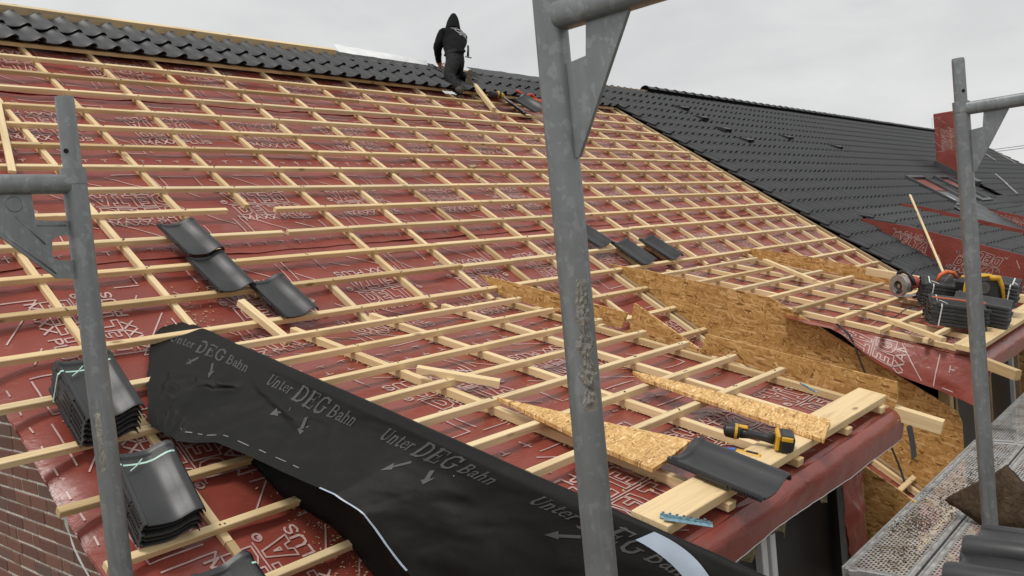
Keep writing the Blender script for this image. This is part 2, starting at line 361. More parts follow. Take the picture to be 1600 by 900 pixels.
BLOCK = [(.88, [[(0, 0), (0, 1), (.45, 1), (.72, .85), (.80, .5), (.72, .15), (.45, 0)], [(.26, .24), (.26, .76), (.42, .76), (.53, .65), (.55, .5), (.53, .35), (.42, .24)]]),
 (.71, [[(0, 0), (0, 1), (.62, 1), (.62, .78), (.26, .78), (.26, .62), (.58, .62), (.58, .40), (.26, .40), (.26, .22), (.62, .22), (.62, 0)]]),
 (.64, [[(0, 0), (0, 1), (.26, 1), (.26, .24), (.60, .24), (.60, 0)]]), (.78, [[(.24, 0), (.24, .77), (0, .77), (0, 1), (.74, 1), (.74, .77), (.50, .77), (.50, 0)]]),
 (.86, [[(0, 0), (.30, 1), (.56, 1), (.86, 0), (.58, 0), (.53, .20), (.33, .20), (.28, 0)], [(.37, .40), (.49, .40), (.43, .64)]])]
DELTA = []; bx_ = -1.935
for adv_, loops_ in BLOCK:
    for lp in loops_:
        for a, b in zip(lp, lp[1:] + lp[:1]): ribbon(DELTA, ((bx_ + a[0]) * .137, a[1] * .150), ((bx_ + b[0]) * .137, b[1] * .150), .0085)
    bx_ += adv_
SANS = {'M': (.98, [[(.10, 0), (.10, 1), (.44, .25), (.78, 1), (.78, 0)]]), 'A': (.86, [[(.06, 0), (.40, 1), (.74, 0)], [(.18, .33), (.62, .33)]]), 'X': (.80, [[(.06, 0), (.68, 1)], [(.06, 1), (.68, 0)]]),
 'P': (.76, [[(.10, 0), (.10, .93), (.46, .93), (.62, .80), (.62, .60), (.46, .48), (.10, .48)]]), 'L': (.66, [[(.10, 1), (.10, .08), (.60, .08)]]), 'U': (.84, [[(.10, 1), (.10, .28), (.22, .09), (.40, .06), (.58, .09), (.70, .28), (.70, 1)]]),
 'S': (.76, [[(.64, .78), (.52, .92), (.30, .94), (.14, .82), (.14, .64), (.32, .53), (.52, .45), (.64, .32), (.60, .14), (.44, .06), (.24, .07), (.08, .22)]]), ' ': (.42, [])}
MAXX = []; bx_ = -3.20
for ch_ in 'MAXX PLUS':
    adv_, st_ = SANS[ch_]
    for pl in st_:
        for a, b in zip(pl[:-1], pl[1:]): ribbon(MAXX, ((bx_ + a[0]) * .0855, a[1] * .066), ((bx_ + b[0]) * .0855, b[1] * .066), .0112)
    bx_ += adv_
RMARK = outline_polys(font_mesh('O', .045, 0, True), .005) + outline_polys(font_mesh('R', .022, 0, True), .004)
def scale_x(P, w):
    xs = [x for p in P for x, y in p]; k = w / (max(xs) - min(xs)); return [[(x * k, y) for x, y in p] for p in P]

def print_unit():
    """one repeat of the sheet print; x along the roll, y towards one long edge, mirrored about y=0; about 0.98 m long"""
    half = []
    half += [[(x, y - .155 - .012) for x, y in p] for p in DELTA]          # reads upright below the centre line
    half += [[(x + .30, y - .155 + .095) for x, y in p] for p in RMARK]
    half += [[(x, y - .245) for x, y in p] for p in MAXX]
    ln = []
    for pts in (((-.30, -.17), (-.30, -.42)), ((-.30, -.17), (.04, -.44)), ((.12, -.30), (.24, -.38)), ((.34, -.29), (.34, -.44)), ((.36, -.44), (.62, -.44), (.62, -.20)), ((-.30, -.47), (-.02, -.47)), ((.44, -.12), (.60, -.28))):
        for a, b in zip(pts[:-1], pts[1:]): ribbon(ln, a, b, .0085)
    t = []
    for k in range(7):
        x = -.45 + k * .14
        ribbon(t, (x - .022, -.555), (x + .022, -.555), .008); ribbon(t, (x, -.555), (x, -.585 if k % 7 else -.60), .008)
        if k == 3: ribbon(t, (x, -.53), (x, -.60), .008)
    half += ln + t
    c = []; ribbon(c, (-.28, .0), (.30, .0), .008)
    return half + [[(-x, -y) for x, y in p] for p in half] + c
UNIT = print_unit()
def lay_print(polys, fn, keep=None):
    mb = MB()
    for p in polys:
        if keep and not all(keep(*q) for q in p): continue
        mb.add([fn(*q) for q in p], [tuple(range(len(p)))])
    return mb

# ------------------------------------------------------------------ timber pieces
def batten_mesh(L, w=.048, t=.036, wob=.004):
    """local x along the length from 0, y across, z up from 0"""
    n = max(2, int(L / .7)); mb = MB(); ph = rnd.random() * 50; vs = []
    for i in range(n + 1):
        x = L * i / n; dy = fbm(x * .6, ph) * wob; dz = fbm(x * .6, ph, 5) * wob * .7; b = .003
        for y, z in ((-w / 2, 0), (w / 2, 0), (w / 2, t - b), (w / 2 - b, t), (-w / 2 + b, t), (-w / 2, t - b)):
            vs.append((x, y + dy, z + dz))
    fs = [(i * 6 + k, i * 6 + (k + 1) % 6, (i + 1) * 6 + (k + 1) % 6, (i + 1) * 6 + k) for i in range(n) for k in range(6)]
    fs += [tuple(range(6))[::-1], tuple(range(n * 6, n * 6 + 6))]
    return mb.add(vs, fs)
def piece(name, a, b, up, parent=None, w=.048, t=.036, mat='pine', wob=.004):
    """timber from a to b lying with its underside on the line, up = outward normal"""
    a, b, up = Vector(a), Vector(b), Vector(up); x = (b - a).normalized(); up = (up - x * up.dot(x)).normalized(); y = up.cross(x)
    Mx = Matrix((x, y, up)).transposed().to_4x4(); Mx.translation = a
    return link(name, batten_mesh((b - a).length, w, t, wob).mesh(name, M[mat]), parent, Mx)
NM = Vector((0, -math.sin(TH), math.cos(TH))); ND = Vector((0, -math.sin(PH), math.cos(PH)))

# ================================================================== ground
GZ = -7.0
mb = MB(); mb.grid(lambda a, b: Vector((-600 + 1200 * a, -600 + 1200 * b, GZ)), 8, 8)
tag(mb.build('ground', M['turf']), kind='structure')

# ================================================================== the house being re-roofed
house = tag(empty('house', (7, -3, GZ)), 'brown brick house whose roof is stripped to red membrane with pale battens', 'house')
U0, U1, SR = 1.36, 12.28, -0.93           # verge, joint with the tiled roof, ridge
SE = 7.95                                  # eaves
CB = [1.83, 2.44, 3.02, 3.59, 4.20, 4.82, 5.44, 6.02, 6.58, 7.13, 7.71, 8.27, 8.80, 9.36, 9.96, 10.55, 11.13, 11.69, 12.22]
def sag(u, s):
    """height of the membrane over its seat: tight on the rafters, slack between them"""
    k = 0.0
    for a, b in zip([U0 - .3] + CB[:-1], CB):
        if a <= u <= b: k = math.sin(math.pi * (u - a) / (b - a))
    h = -.016 * k * (.6 + .8 * noise.noise(Vector((u * .9, s * .8, 3)))) 
    h += .013 * k * fbm(u * 1.3 + 1.2 * noise.noise(Vector((u, s, 9))), s * 6.0, 1.7)
    h += .004 * fbm(u * 6, s * 9, 4.0)
    if u < U0 + .22: h -= .06 * ((U0 + .22 - u) / .22) ** 2 * (.75 + .35 * noise.noise(Vector((s * 2.2, 0, 0))))
    return h
NB = -.085
roof = MB()
def under_dormer(u, s):
    return (2.55 < u < 4.86 or 6.80 < u < 9.36) and s > HS + .45
def course(s0, s1, u0, u1, lift, du=.034, ds=.026, along=False):
    nu = int((u1 - u0) / du); ns = int((s1 - s0) / ds); vs = []; idx = {}
    fs = []
    for j in range(ns + 1):
        for i in range(nu + 1):
            u = u0 + (u1 - u0) * i / nu; s = s0 + (s1 - s0) * j / ns
            e = max(0, 1 - (s1 - s) / .09) if lift else 0
            l = lift + e * e * (.004 + .012 * max(0, fbm(u * 2.1, s1 * 3, 8)))
            vs.append(Mp(u, s + (.012 * fbm(u * 1.4, s1, 2) if j == ns else 0), NB + sag(u, s) + l))
    for j in range(ns):
        for i in range(nu):
            u = u0 + (u1 - u0) * (i + .5) / nu; s = s0 + (s1 - s0) * (j + .5) / ns
            if not under_dormer(u, s): fs.append((j * (nu + 1) + i, j * (nu + 1) + i + 1, (j + 1) * (nu + 1) + i + 1, (j + 1) * (nu + 1) + i))
    return vs, fs
CENT = [-.96, .30, 1.56, 2.82, 4.08, 5.34, 6.60, 7.86]
main_roof = None
for k, c in enumerate(CENT):
    s0 = max(c - .72, SR); s1 = min(c + .67, SE)
    if s1 - s0 < .1: continue
    vs, fs = course(s0, s1, U0, U1, .0022 * (len(CENT) - k))
    o = MB().add(vs, fs).build('membrane_sheet' if main_roof else 'main_roof', M['red'], main_roof or house, True, False)
    if not main_roof: main_roof = o
# narrow sheet laid up the verge over the others
vs, fs = course(3.62, SE, U0, 2.50, .022, .03, .03)
MB().add(vs, fs).build('membrane_sheet', M['red'], main_roof, True, False)
# print
def on_main(c, flip=1, lift=.0):
    k = CENT.index(c); l = .0022 * (len(CENT) - k) + .0050
    return lambda x, y: Mp(x, c - y, NB + sag(x, c - y) + l)
for k, c in enumerate(CENT[1:7]):
    ph = [.55, .40, 2.78, .86, .30, .62][k]; mbp = MB()
    f = on_main(c)
    for i in range(-2, 14):
        u = (2.78 if c == 2.82 else 2.2 + ph) + .98 * i
        def keep(x, y, u=u, c=c):
            X = x + u; s = c - y
            return U0 + .15 < X < U1 - .05 and not under_dormer(X, s) and not (X < 2.52 and s > 3.6) and s < min(c + .66, SE) and not (s < c - .55 and k > 0)
        q = lay_print(UNIT, lambda x, y, u=u: f(x + u, y), keep); mbp.add(q.v, q.f)
    tag(mbp.build('printed_lettering', M['print'], main_roof, False, False), kind='stuff')
mbp = MB()
for i, sc in enumerate((4.12, 5.10, 6.08, 7.06)):
    # along the verge sheet the print reads down the slope
    f = lambda x, y, sc=sc: Mp(1.93 + y * .95, sc + x, NB + sag(1.93 + y * .95, sc + x) + .0275)
    q = lay_print(UNIT, f, lambda x, y, sc=sc: U0 + .02 < 1.93 + y * .95 < 2.46 and 3.66 < sc + x < SE - .05); mbp.add(q.v, q.f)
tag(mbp.build('printed_lettering', M['print'], main_roof, False, False), kind='stuff')

# roof body under the membrane, back slope, gable and walls
body = MB()
yr, zr = Mp(0, SR).y, Mp(0, SR).z
pr = [Mp(0, SR, -.14), Mp(0, SE, -.14), Mp(0, SE, -.34), Mp(0, SR, -.40)]
for a, b, s0, s1 in ((U0 + .26, 2.5, SR, SE), (2.5, 4.9, SR, HS + .2), (4.9, 6.8, SR, SE), (6.8, 9.4, SR, HS + .2), (9.4, U1, SR, SE)):
    p = [Mp(a, s0, -.13), Mp(a, s1, -.13), Mp(a, s1, -.30), Mp(a, s0, -.34)]; body.prism(p, (b - a - .003, 0, 0))
body.prism([Vector((U0 + .16, yr + .02, zr - .12)), Vector((U0 + .16, yr + 6, zr - .12 - 6 * math.tan(TH))), Vector((U0 + .06, yr + 6, zr - .4 - 6 * math.tan(TH))), Vector((U0 + .06, yr + .02, zr - .36))], (U1 - U0 - .1, 0, 0))
body.build('roof_boarding', M['oldpine'], house)
# gable wall of brick (faces -X)
XW = 1.85
gw = MB(); gp = [Vector((XW, yr, zr - .36)), Vector((XW, -6.28, Mp(0, 6.28 / math.cos(TH)).z - .32)), Vector((XW, -6.28, GZ)), Vector((XW, yr + 5.6, GZ)), Vector((XW, yr + 5.6, zr - .36 - 5.6 * math.tan(TH)))]
gw.prism(gp, (.24, 0, 0)); gable = gw.build('gable_wall', M['mortar'], house)
# individual bricks where the wall is seen beside the verge
bm_full = MB().box((0, 0, 0), (.016, .238, .071), bev=.004).mesh('brick', M['brick']); bm_half = MB().box((0, 0, 0), (.016, .112, .071), bev=.004).mesh('brick_header', M['brick'])
def wall_top(y): return zr - .36 - abs(y - yr) * math.tan(TH)
cnt = 0
for r in range(0, 40):
    z = -2.86 - r * .0833; y = -4.3 + (.125 if r % 2 else 0) + rnd.choice((0, .0625))
    while y < -.9:
        half = rnd.random() < .22; L = .125 if half else .25; yc = y + L / 2; y += L
        if z + .045 > wall_top(yc): continue
        p = Vector((XW + .002, yc, z)); q = p - CAM; dz = q.dot(fwd); px = 800 + 1329 * q.dot(right) / dz; py = 450 + 1329 * q.dot(down) / dz
        if not (-70 < px < 330 and 560 < py < 990) or cnt >= 296: continue
        cnt += 1
        link('brick', bm_half if half else bm_full, gable, Matrix.Translation(p + Vector((rnd.uniform(-.003, .002), 0, rnd.uniform(-.002, .002)))) @ Matrix.Rotation(rnd.uniform(-.012, .012), 4, 'X'))
wl = MB(); wl.box((7.1, -6.16, (GZ - 4.55) / 2), (10.25, .24, -4.55 - GZ)); wl.build('eaves_wall', M['brickwall'], house)

# counter battens
CBR = {3.59: [(-.12, 2.90), (3.98, 4.52)], 3.02: [(-.12, 4.02)]}
for u in CB:
    spans = CBR.get(u, None)
    if spans is None:
        if 2.5 < u < 4.9 or 6.8 < u < 9.4: spans = [(-.12, 4.45)]
        else: spans = [(-.12, 2.4 + rnd.random()), None]; b = spans[0][1]; spans = [spans[0], (b + .004, 5.1 + rnd.random())]; spans.append((spans[1][1] + .004, SE - .05))
    for a, b in spans: piece('counter_batten', Mp(u + rnd.uniform(-.012, .012), a, -.078), Mp(u + rnd.uniform(-.012, .012), b, -.078), NM, main_roof, .039, .040)
# battens
def row(i, segs, base=Mp, nrm=NM, par=None, s=None, w=.037):
    for a, b in segs:
        x = a
        while x < b - .01:
            L = rnd.choice((3.0, 4.0, 5.0)) * rnd.uniform(.7, 1.0); e = min(b, x + L)
            if b - e < .5: e = b
            sj = rnd.uniform(-.006, .006)
            piece('roof_batten', base(x, s + sj, -.0365), base(e - .003, s + sj + rnd.uniform(-.008, .008), -.0365), nrm, par, w, .0345)
            x = e
UR = 12.20
for i in range(0, 24):
    s = i * G
    if i == 9: seg = [(1.30, 3.34), (3.74, UR)]
    elif i == 10: seg = [(1.30, 3.60), (3.64, UR)]
    elif i < 14: seg = [(1.30 if i < 10 else 1.02, UR + rnd.uniform(-.02, .05))]
    else:
        l = {14: .90, 15: .86, 16: 1.29, 17: 1.335}.get(i, 1.31 + rnd.uniform(-.04, .06))
        seg = [(l, 2.43), (5.02, 6.69), (9.50, UR + rnd.uniform(-.02, .05))]
    row(i, seg, par=main_roof, s=s)
for s in (-.335, -.67): piece('roof_batten', Mp(1.3, s, -.0375), Mp(UR, s, -.0375), NM, main_roof)
# nail heads where battens cross the counter battens
nl = MB()
for i in range(0, 24):
    for u in CB:
        if (2.5 < u < 4.9 or 6.8 < u < 9.4) and i > 13: continue
        for k in range(rnd.choice((1, 2, 2))):
            nl.box((0, 0, 0), (.0085, .0085, .004), frame(Mp(u + rnd.uniform(-.014, .014), i * G + rnd.uniform(-.012, .012), -.0012), TH, rnd.random()))
for d_ in (.33, .695, 1.06, 1.41, 1.735, 2.065, 2.385):
    for u in (2.97, 3.615, 4.24, 4.76):
        for k in range(2): nl.box((0, 0, 0), (.0085, .0085, .004), frame(Dp(u + rnd.uniform(-.014, .014), d_ + rnd.uniform(-.012, .012), -.0012), PH, rnd.random()))
tag(nl.build('nail_heads', M['boot'], main_roof, False, False), kind='stuff')
# edge timber along the tiled joint
piece('counter_batten', Mp(12.29, .0, -.06), Mp(12.29, SE - .1, -.06), NM, main_roof, .06, .05, 'oldpine')

# ------------------------------------------------------------------ roof tiles
TW, TL, TC = .246, .420, .2214
PROF = [(-.006, .002), (-.002, .012), (.010, .013), (.015, .005), (.030, .003), (.070, .000), (.112, .002), (.142, .012), (.168, .030), (.190, .043), (.207, .048), (.222, .045), (.234, .034), (.241, .021)]
def tile_mesh(hi=True):
    pf = PROF if hi else [PROF[i] for i in (1, 4, 5, 7, 9, 10, 12, 13)]
    ys = [(0, -.005), (.012, 0), (.14, 0), (.375, 0), (.385, .009), (.400, .009), (.406, -.002), (.42, -.002)] if hi else [(0, -.003), (.012, 0), (.42, 0)]
    th = .015; n = len(pf); mb = MB(); vs = []; fs = []
    for y, dz in ys: vs += [(x, y, z + th + dz) for x, z in pf]
    k = len(ys)
    fs += [(j * n + i, j * n + i + 1, (j + 1) * n + i + 1, (j + 1) * n + i) for j in range(k - 1) for i in range(n - 1)]
    b = len(vs)
    for y in (0.004, TL): vs += [(x, y, z) for x, z in pf]
    fs += [(b + i, b + n + i, b + n + i + 1, b + i + 1) for i in range(n - 1)]
    fs += [(i, b + i, b + i + 1, i + 1) for i in range(n - 1)]
    t = (k - 1) * n
    fs += [(t + i, t + i + 1, b + n + i + 1, b + n + i) for i in range(n - 1)]
    # long sides
    fs += [(0, *[j * n for j in range(1, k)], b + n, b), (n - 1, b + n - 1, b + 2 * n - 1, *[j * n + n - 1 for j in range(k - 1, 0, -1)])]
    if hi:   # ribbed interlock along the low edge
        for q in range(9):
            mb2 = MB().box((-.008, .03 + q * .012, .010), (.006, .007, .012)); o = len(vs); vs += mb2.v; fs += [tuple(i + o for i in f) for f in mb2.f]
        mb2 = MB().box((-.009, .20, .009), (.008, .11, .010)); o = len(vs); vs += mb2.v; fs += [tuple(i + o for i in f) for f in mb2.f]
        mb2 = MB().box((.006, TL - .012, .020), (.022, .030, .014), bev=.004); o = len(vs); vs += mb2.v; fs += [tuple(i + o for i in f) for f in mb2.f]
    return mb.add(vs, fs)
TILE = tile_mesh(True).mesh('roof_tile', M['tile'], 'auto'); TILE_LO_MB = tile_mesh(False); TILE_LO = TILE_LO_MB.mesh('roof_tile_plain', M['tile'], 'auto')
TILT = -.090
def tmat(u, s, n=.032, ang=TH, rz=0.0, tilt=TILT, base=Mp): return frame(base(u, s, n), ang, rz, tilt)
for j, s in enumerate((.075, -.26)):
    u = 1.40
    while u < 12.12:
        if not (j == 1 and 8.78 < u < 9.05):
            link('roof_tile', TILE, main_roof, tmat(u + rnd.uniform(-.003, .003), s + rnd.uniform(-.004, .004), .032 + rnd.uniform(0, .003)))
        u += TC
# ridge board, dark strip, bare aluminium flashing
piece('ridge_board', Mp(1.3, -.745, -.03), Mp(4.1, -.75, -.03), NM, main_roof, .060, .112)
piece('ridge_board', Mp(4.104, -.751, -.03), Mp(6.93, -.76, -.03), NM, main_roof, .060, .112)
piece('ridge_board', Mp(6.94, -.76, -.03), Mp(12.3, -.80, -.03), NM, main_roof, .060, .055, 'oldpine')
def ridge_roll(a, b, s0, s1, n0, n1, amp, ph):
    return lambda x, y: Mp(a + (b - a) * x, s0 + (s1 - s0) * y + .012 * fbm(x * 9, ph), n0 + (n1 - n0) * math.sin(y * math.pi * .5) + amp * fbm(x * 14, y * 3, ph))
mb = MB().grid(ridge_roll(6.96, 8.75, -.56, -.88, .050, .030, .007, 1), 50, 8); mb.build('ridge_foil', M['black'], main_roof, True)
mb = MB().grid(ridge_roll(9.45, 12.6, -.62, -.90, .055, .050, .005, 2), 60, 6); mb.build('ridge_foil', M['black'], main_roof, True)
strip = MB().grid(lambda x, y: Mp(6.98 + 1.55 * x, -.74 - .15 * y * (1 - .55 * x), .062 + .045 * y - .015 * x + .006 * fbm(x * 10, y)), 30, 3)
o = strip.build('flashing_strip', M['alu'], None, True); tag(o, 'bright bare aluminium strip lying along the ridge beside the worker', 'metal strip')

# ------------------------------------------------------------------ dormers
def dormer(u0, u1, cbs, ulast, name_rows, dlast, key):
    """membrane-covered shed roof; returns the roof part"""
    def h(u, d):
        k = 0.0
        for a, b in zip([u0 - .4] + cbs, cbs + [u1 + .4]):
            if a <= u <= b: k = math.sin(math.pi * (u - a) / (b - a))
        return -.014 * k * (.6 + .8 * noise.noise(Vector((u, d * .8, key)))) + .014 * k * fbm(u * 1.4, d * 5, key + 2) + .003 * fbm(u * 6, d * 8, key)
    def top(x, y):
        u = u0 + (u1 - u0) * x; d = -.12 + (dlast + .12) * y
        return Dp(u, d, NB + h(u, d))
    o = MB().grid(top, 84, 120).build('dormer_roof', M['red'], house, True, False)
    mbp = MB()
    for c, ph in ((.12, .3), (1.38, .75 if key < 6 else .5), (2.64, .45)):
        for i in range(-1, 4):
            uu = u0 + ph + .98 * i - .1
            q = lay_print(UNIT, lambda x, y, uu=uu, c=c: Dp(uu + x, c - y, NB + h(uu + x, c - y) + .0045), lambda x, y, uu=uu, c=c: u0 + .03 < uu + x < u1 - .03 and .0 < c - y < dlast - .03)
            mbp.add(q.v, q.f)
    tag(mbp.build('printed_lettering', M['print'], o, False, False), kind='stuff')
    for cu in cbs: piece('counter_batten', Dp(cu + rnd.uniform(-.01, .01), .10 + rnd.uniform(-.05, .1), -.078), Dp(cu + rnd.uniform(-.01, .01), dlast - .12, -.078), ND, o, .042, .040)
    return o, h
D1, h1 = dormer(2.44, 4.93, [2.97, 3.615, 4.24, 4.76], 0, None, 3.02, 3.0)
for k in range(1, 9):
    d = [0, .33, .695, 1.06, 1.41, 1.735, 2.065, 2.385, 2.70][k]
    if k == 8: continue
    r = [0, 4.80, 4.76, 4.82, 4.83, 4.84, 4.84, 4.85, 4.84][k]
    row(0, [(2.46 if k > 1 else 2.44, r + .02)], Dp, ND, D1, d)
# the broad eaves board and the blocks it rides on
bd = MB().box((1.17, 0, .021), (2.36, .155, .042), bev=.003); link('eaves_board', bd.mesh('eaves_board', M['pine']), D1, Matrix.Translation(Dp(2.50, 2.915, -.038)) @ Matrix.Rotation(PH, 4, 'X'))
for u in (2.95, 3.25, 3.62, 4.24, 4.76): link('packing_block', MB().box((0, 0, .02), (.06, .14, .036), bev=.003).mesh('packing_block', M['pine']), D1, Matrix.Translation(Dp(u, 2.945, -.078)) @ Matrix.Rotation(PH, 4, 'X'))
# membrane apron over the eaves
def apron(u0, u1, d0, key, drop=.15, out=.12):
    def f(x, y):
        u = u0 + (u1 - u0) * x
        w = .006 * fbm(u * 3.2, y * 2, key); t = y
        d = d0 + out * (1 - math.exp(-6.0 * t)) + w + .003 * fbm(u * 9 + t * 3, t * 2, key); n = NB - drop * t ** 1.1 - .004 * fbm(u * 7 - t * 4, t, key) * t - .010 * t * fbm(u * 1.6, 0, key + 3) + .012 * t * t * math.sin(u * 2.1 + key)
        return Dp(u, d, n)
    return f
fa = apron(2.50, 4.985, 2.995, 1.0, .172, .082)
MB().grid(fa, 60, 10).build('eaves_membrane', M['red'], D1, True, False)
MB().tube([fa(i / 60, 1) for i in range(61)], .0022, 5).build('membrane_edge', M['pvc'], D1)
piece('rafter_end', Dp(4.96, 2.95, -.15), Dp(4.985, 3.27, -.165), ND, D1, .06, .075)

D2, h2 = dormer(6.722, 9.42, [6.80, 7.29, 7.83, 8.40, 8.95], 0, None, 3.02, 7.0)
for k, (d, a, r) in enumerate(((.33, 6.724, 8.92), (.70, 6.724, 8.72), (1.05, 6.724, 8.92), (1.37, 6.724, 8.95), (1.71, 6.66, 8.86), (2.05, 6.62, 8.93), (2.40, 6.57, 9.35), (2.72, 6.62, 9.35))):
    row(0, [(a, r)], Dp, ND, D2, d)
bd = MB().box((1.35, 0, .021), (2.72, .155, .042), bev=.003); link('eaves_board', bd.mesh('eaves_board', M['pine']), D2, Matrix.Translation(Dp(6.66, 2.98, -.038)) @ Matrix.Rotation(PH, 4, 'X'))
piece('edge_rafter', Dp(9.22, 1.42, -.005), Dp(9.30, 2.9, -.005), ND, D2, .065, .075)
fa2 = apron(6.66, 9.5, 3.02, 5.0, .16, .09); MB().grid(fa2, 60, 10).build('eaves_membrane', M['red'], D2, True, False)
piece('rafter_end', Dp(6.62, 3.12, -.11), Dp(6.48, 3.36, -.115), ND, D2, .055, .07)
# side flap of the second dormer with its rotated print
FL = [(1.62, -.005), (1.95, -.06), (2.12, -.12), (2.30, -.215), (2.48, -.285), (2.60, -.32), (2.94, -.355), (3.16, -.41)]
def flapn(d):
    for (a, b), (c, e) in zip(FL[:-1], FL[1:]):
        if a <= d <= c: return b + (e - b) * (d - a) / (c - a)
    return FL[-1][1]
def flap(x, y, lift=0.0):
    d = 1.62 + 1.54 * x; nb = flapn(d); t = y; k = NB + (nb - NB) * t
    du = .06 * math.sin(t * 1.57) + .05 * t + .016 * fbm(d * 3, t * 2, 5) * t
    return Dp(6.695 - du - lift, d + .02 * t, min(NB + .002, k) + .012 * fbm(d * 4, t, 2) * t + lift * .3)
MB().grid(flap, 46, 14).build('side_flap', M['red'], D2, True, False)
mbp = MB(); flap_l = .27
for c in (2.35,):
    # baseline runs down the flap: x of the print -> down, y -> along the eaves direction
    f = lambda x, y: flap(max(0, min(1, (c - y - 1.62) / 1.54)), max(0, min(1, (x + .275) / .27)), .004)
    q = lay_print(UNIT, f, lambda x, y: -.27 < x < -.01 and 1.66 < c - y < 3.13 and flapn(c - y) < -.10); mbp.add(q.v, q.f)
tag(mbp.build('printed_lettering', M['print'], D2, False, False), kind='stuff')

# OSB cheeks and upstands: (s, n) polygons on vertical planes
def cheek(name, u, pts, t=.018, conv=Mp, mat='osb', parent=None):
    mb = MB().prism([conv(u, a, b) for a, b in pts], (t, 0, 0)); return mb.build(name, M[mat], parent or house)
def d2m(d, n):      # dormer coordinates to main-roof (s, n)
    p = Dp(0, d, n); return (-p.y * math.cos(TH) - p.z * math.sin(TH), p.dot(NM))
# first dormer
cheek('dormer_cheek', 2.47, [(4.36, -.06), d2m(3.0, -.10), (7.72, .70), (7.95, -.06)])
cheek('dormer_cheek', 4.945, [d2m(1.235, -.06), d2m(1.25, .135), (7.60, .60), (7.92, .0), (7.92, -.07), (5.0, -.07)])
cheek('dormer_upstand', 4.93, [(-.19, .055), (.3, .062), (.63, .062), (1.215, .06), (1.18, -.06), (.05, -.07)], .015, Dp)
cheek('dormer_upstand', 4.935, [(1.82, .055), (2.4, .062), (3.01, .068), (3.03, -.03), (3.02, -.085), (1.80, -.07)], .015, Dp)
# second dormer
cheek('dormer_cheek', 6.702, [(4.20, -.05), d2m(.3, .028), d2m(.9, .03), d2m(1.47, .03), (5.98, .56), (7.34, .60), (7.41, .545), (7.84, -.075), (5.4, -.075)])
cheek('dormer_cheek', 9.40, [(4.36, -.06), d2m(3.0, -.10), (7.72, .70), (7.95, -.06)])
cheek('dormer_upstand', 9.425, [(-.29, -.01), (-.05, .012), (.35, .03), (.8, .04), (1.3, .03), (1.60, .005), (1.62, -.09), (-.1, -.09)], .015, Dp)
# a dark board along the foot of the second dormer's cheek
piece('foot_batten', Mp(6.665, 4.4, -.075), Mp(6.665, 7.85, -.075), NM, house, .045, .035, 'oldpine')

# dormer fronts: posts, frames, dark glass, wool under the eaves
YF = -6.27
def front(u0, u1, posts, parent_label=None):
    f = MB(); f.box(((u0 + u1) / 2, YF + .30, -4.4), (u1 - u0 - .12, .02, 1.9)); f.build('shade_backing', M['dark'], house)  # near-black panel stands in for the unlit space behind the front
    z1 = Dp(0, 2.85, -.16).z
    b = MB(); b.box(((u0 + u1) / 2, YF, z1 - .07), (u1 - u0 - .06, .10, .12)); b.build('head_beam', M['oldpine'], house)
    g = MB().grid(lambda x, y: Vector((u0 + .05 + (u1 - u0 - .1) * x, YF - .10 - .10 * (1 - y) - .04 * fbm(x * 17, y * 3, u0), z1 - .02 - .24 * y - .09 * y * fbm(x * 11, 3, u0))), 60, 6)
    g.grid(lambda x, y: Vector((u0 + .05 + (u1 - u0 - .1) * x, YF - .05 - .12 * y, z1 - .0 + .02 * fbm(x * 12, y, 2))), 30, 2)
    g.build('insulation_strip', M['wool'], house, True, False)
    for u, w, m in posts:
        p = MB().box((u, YF + .01, (z1 - .12 - 4.9) / 2), (w, .08, -(z1 - .12) - 4.9 if False else (z1 - .12 + 4.9)), bev=.003); p.build('post', M[m], house)
front(2.50, 4.95, [(2.62, .07, 'oldpine'), (4.87, .055, 'oldpine'), (4.72, .06, 'oldpine')])
front(6.78, 9.42, [(6.86, .09, 'pine'), (7.00, .05, 'oldpine'), (8.1, .07, 'oldpine'), (9.3, .07, 'oldpine')])
def window(u0, u1, z0, z1):
    w = MB(); t = .055
    w.box((u0 + t / 2, YF + .03, (z0 + z1) / 2), (t, .07, z1 - z0), bev=.004); w.box((u1 - t / 2, YF + .03, (z0 + z1) / 2), (t, .07, z1 - z0), bev=.004)
    w.box(((u0 + u1) / 2, YF + .03, z1 - t / 2), (u1 - u0 - 2 * t - .002, .068, t), bev=.004); w.box(((u0 + u1) / 2, YF + .03, z0 + t / 2), (u1 - u0 - 2 * t - .002, .068, t), bev=.004)
    o = w.build('window', M['pvc'], house)
    p = MB().box(((u0 + u1) / 2, YF + .04, (z0 + z1) / 2), (u1 - u0 - 2 * t - .01, .02, z1 - z0 - 2 * t - .01)); p.build('pane', M['glass'], o)
window(2.70, 3.66, -4.75, -3.44); window(3.70, 4.70, -4.75, -3.44)
window(7.06, 8.02, -4.75, -3.44); window(8.16, 9.2, -4.75, -3.44)
# torn membrane hanging in front of the first dormer's opening
def hang(u0, u1, z0, z1, y, key, lean=0.0):
    return lambda a, b: Vector((u0 + (u1 - u0) * a + lean * b + .01 * fbm(b * 5, a, key), y - .03 * math.sin(a * 3.1) + .02 * fbm(a * 4, b * 6, key), z0 + (z1 - z0) * b + .02 * fbm(a * 3, key)))
MB().grid(hang(4.36, 4.62, -3.48, -4.20, -6.38, 1, .05), 14, 40).build('hanging_membrane', M['red'], house, True, False)
MB().grid(hang(4.60, 4.86, -3.48, -4.25, -6.30, 2, -.03), 12, 30).build('hanging_membrane', M['red'], house, True, False)
tag_ = MB().grid(lambda a, b: Vector((5.02 + .10 * a - .05 * b * b, -6.52 - .03 * b, -3.42 - .18 * b)), 4, 8); tag_.build('rubber_seal', M['black'], house, True, False)

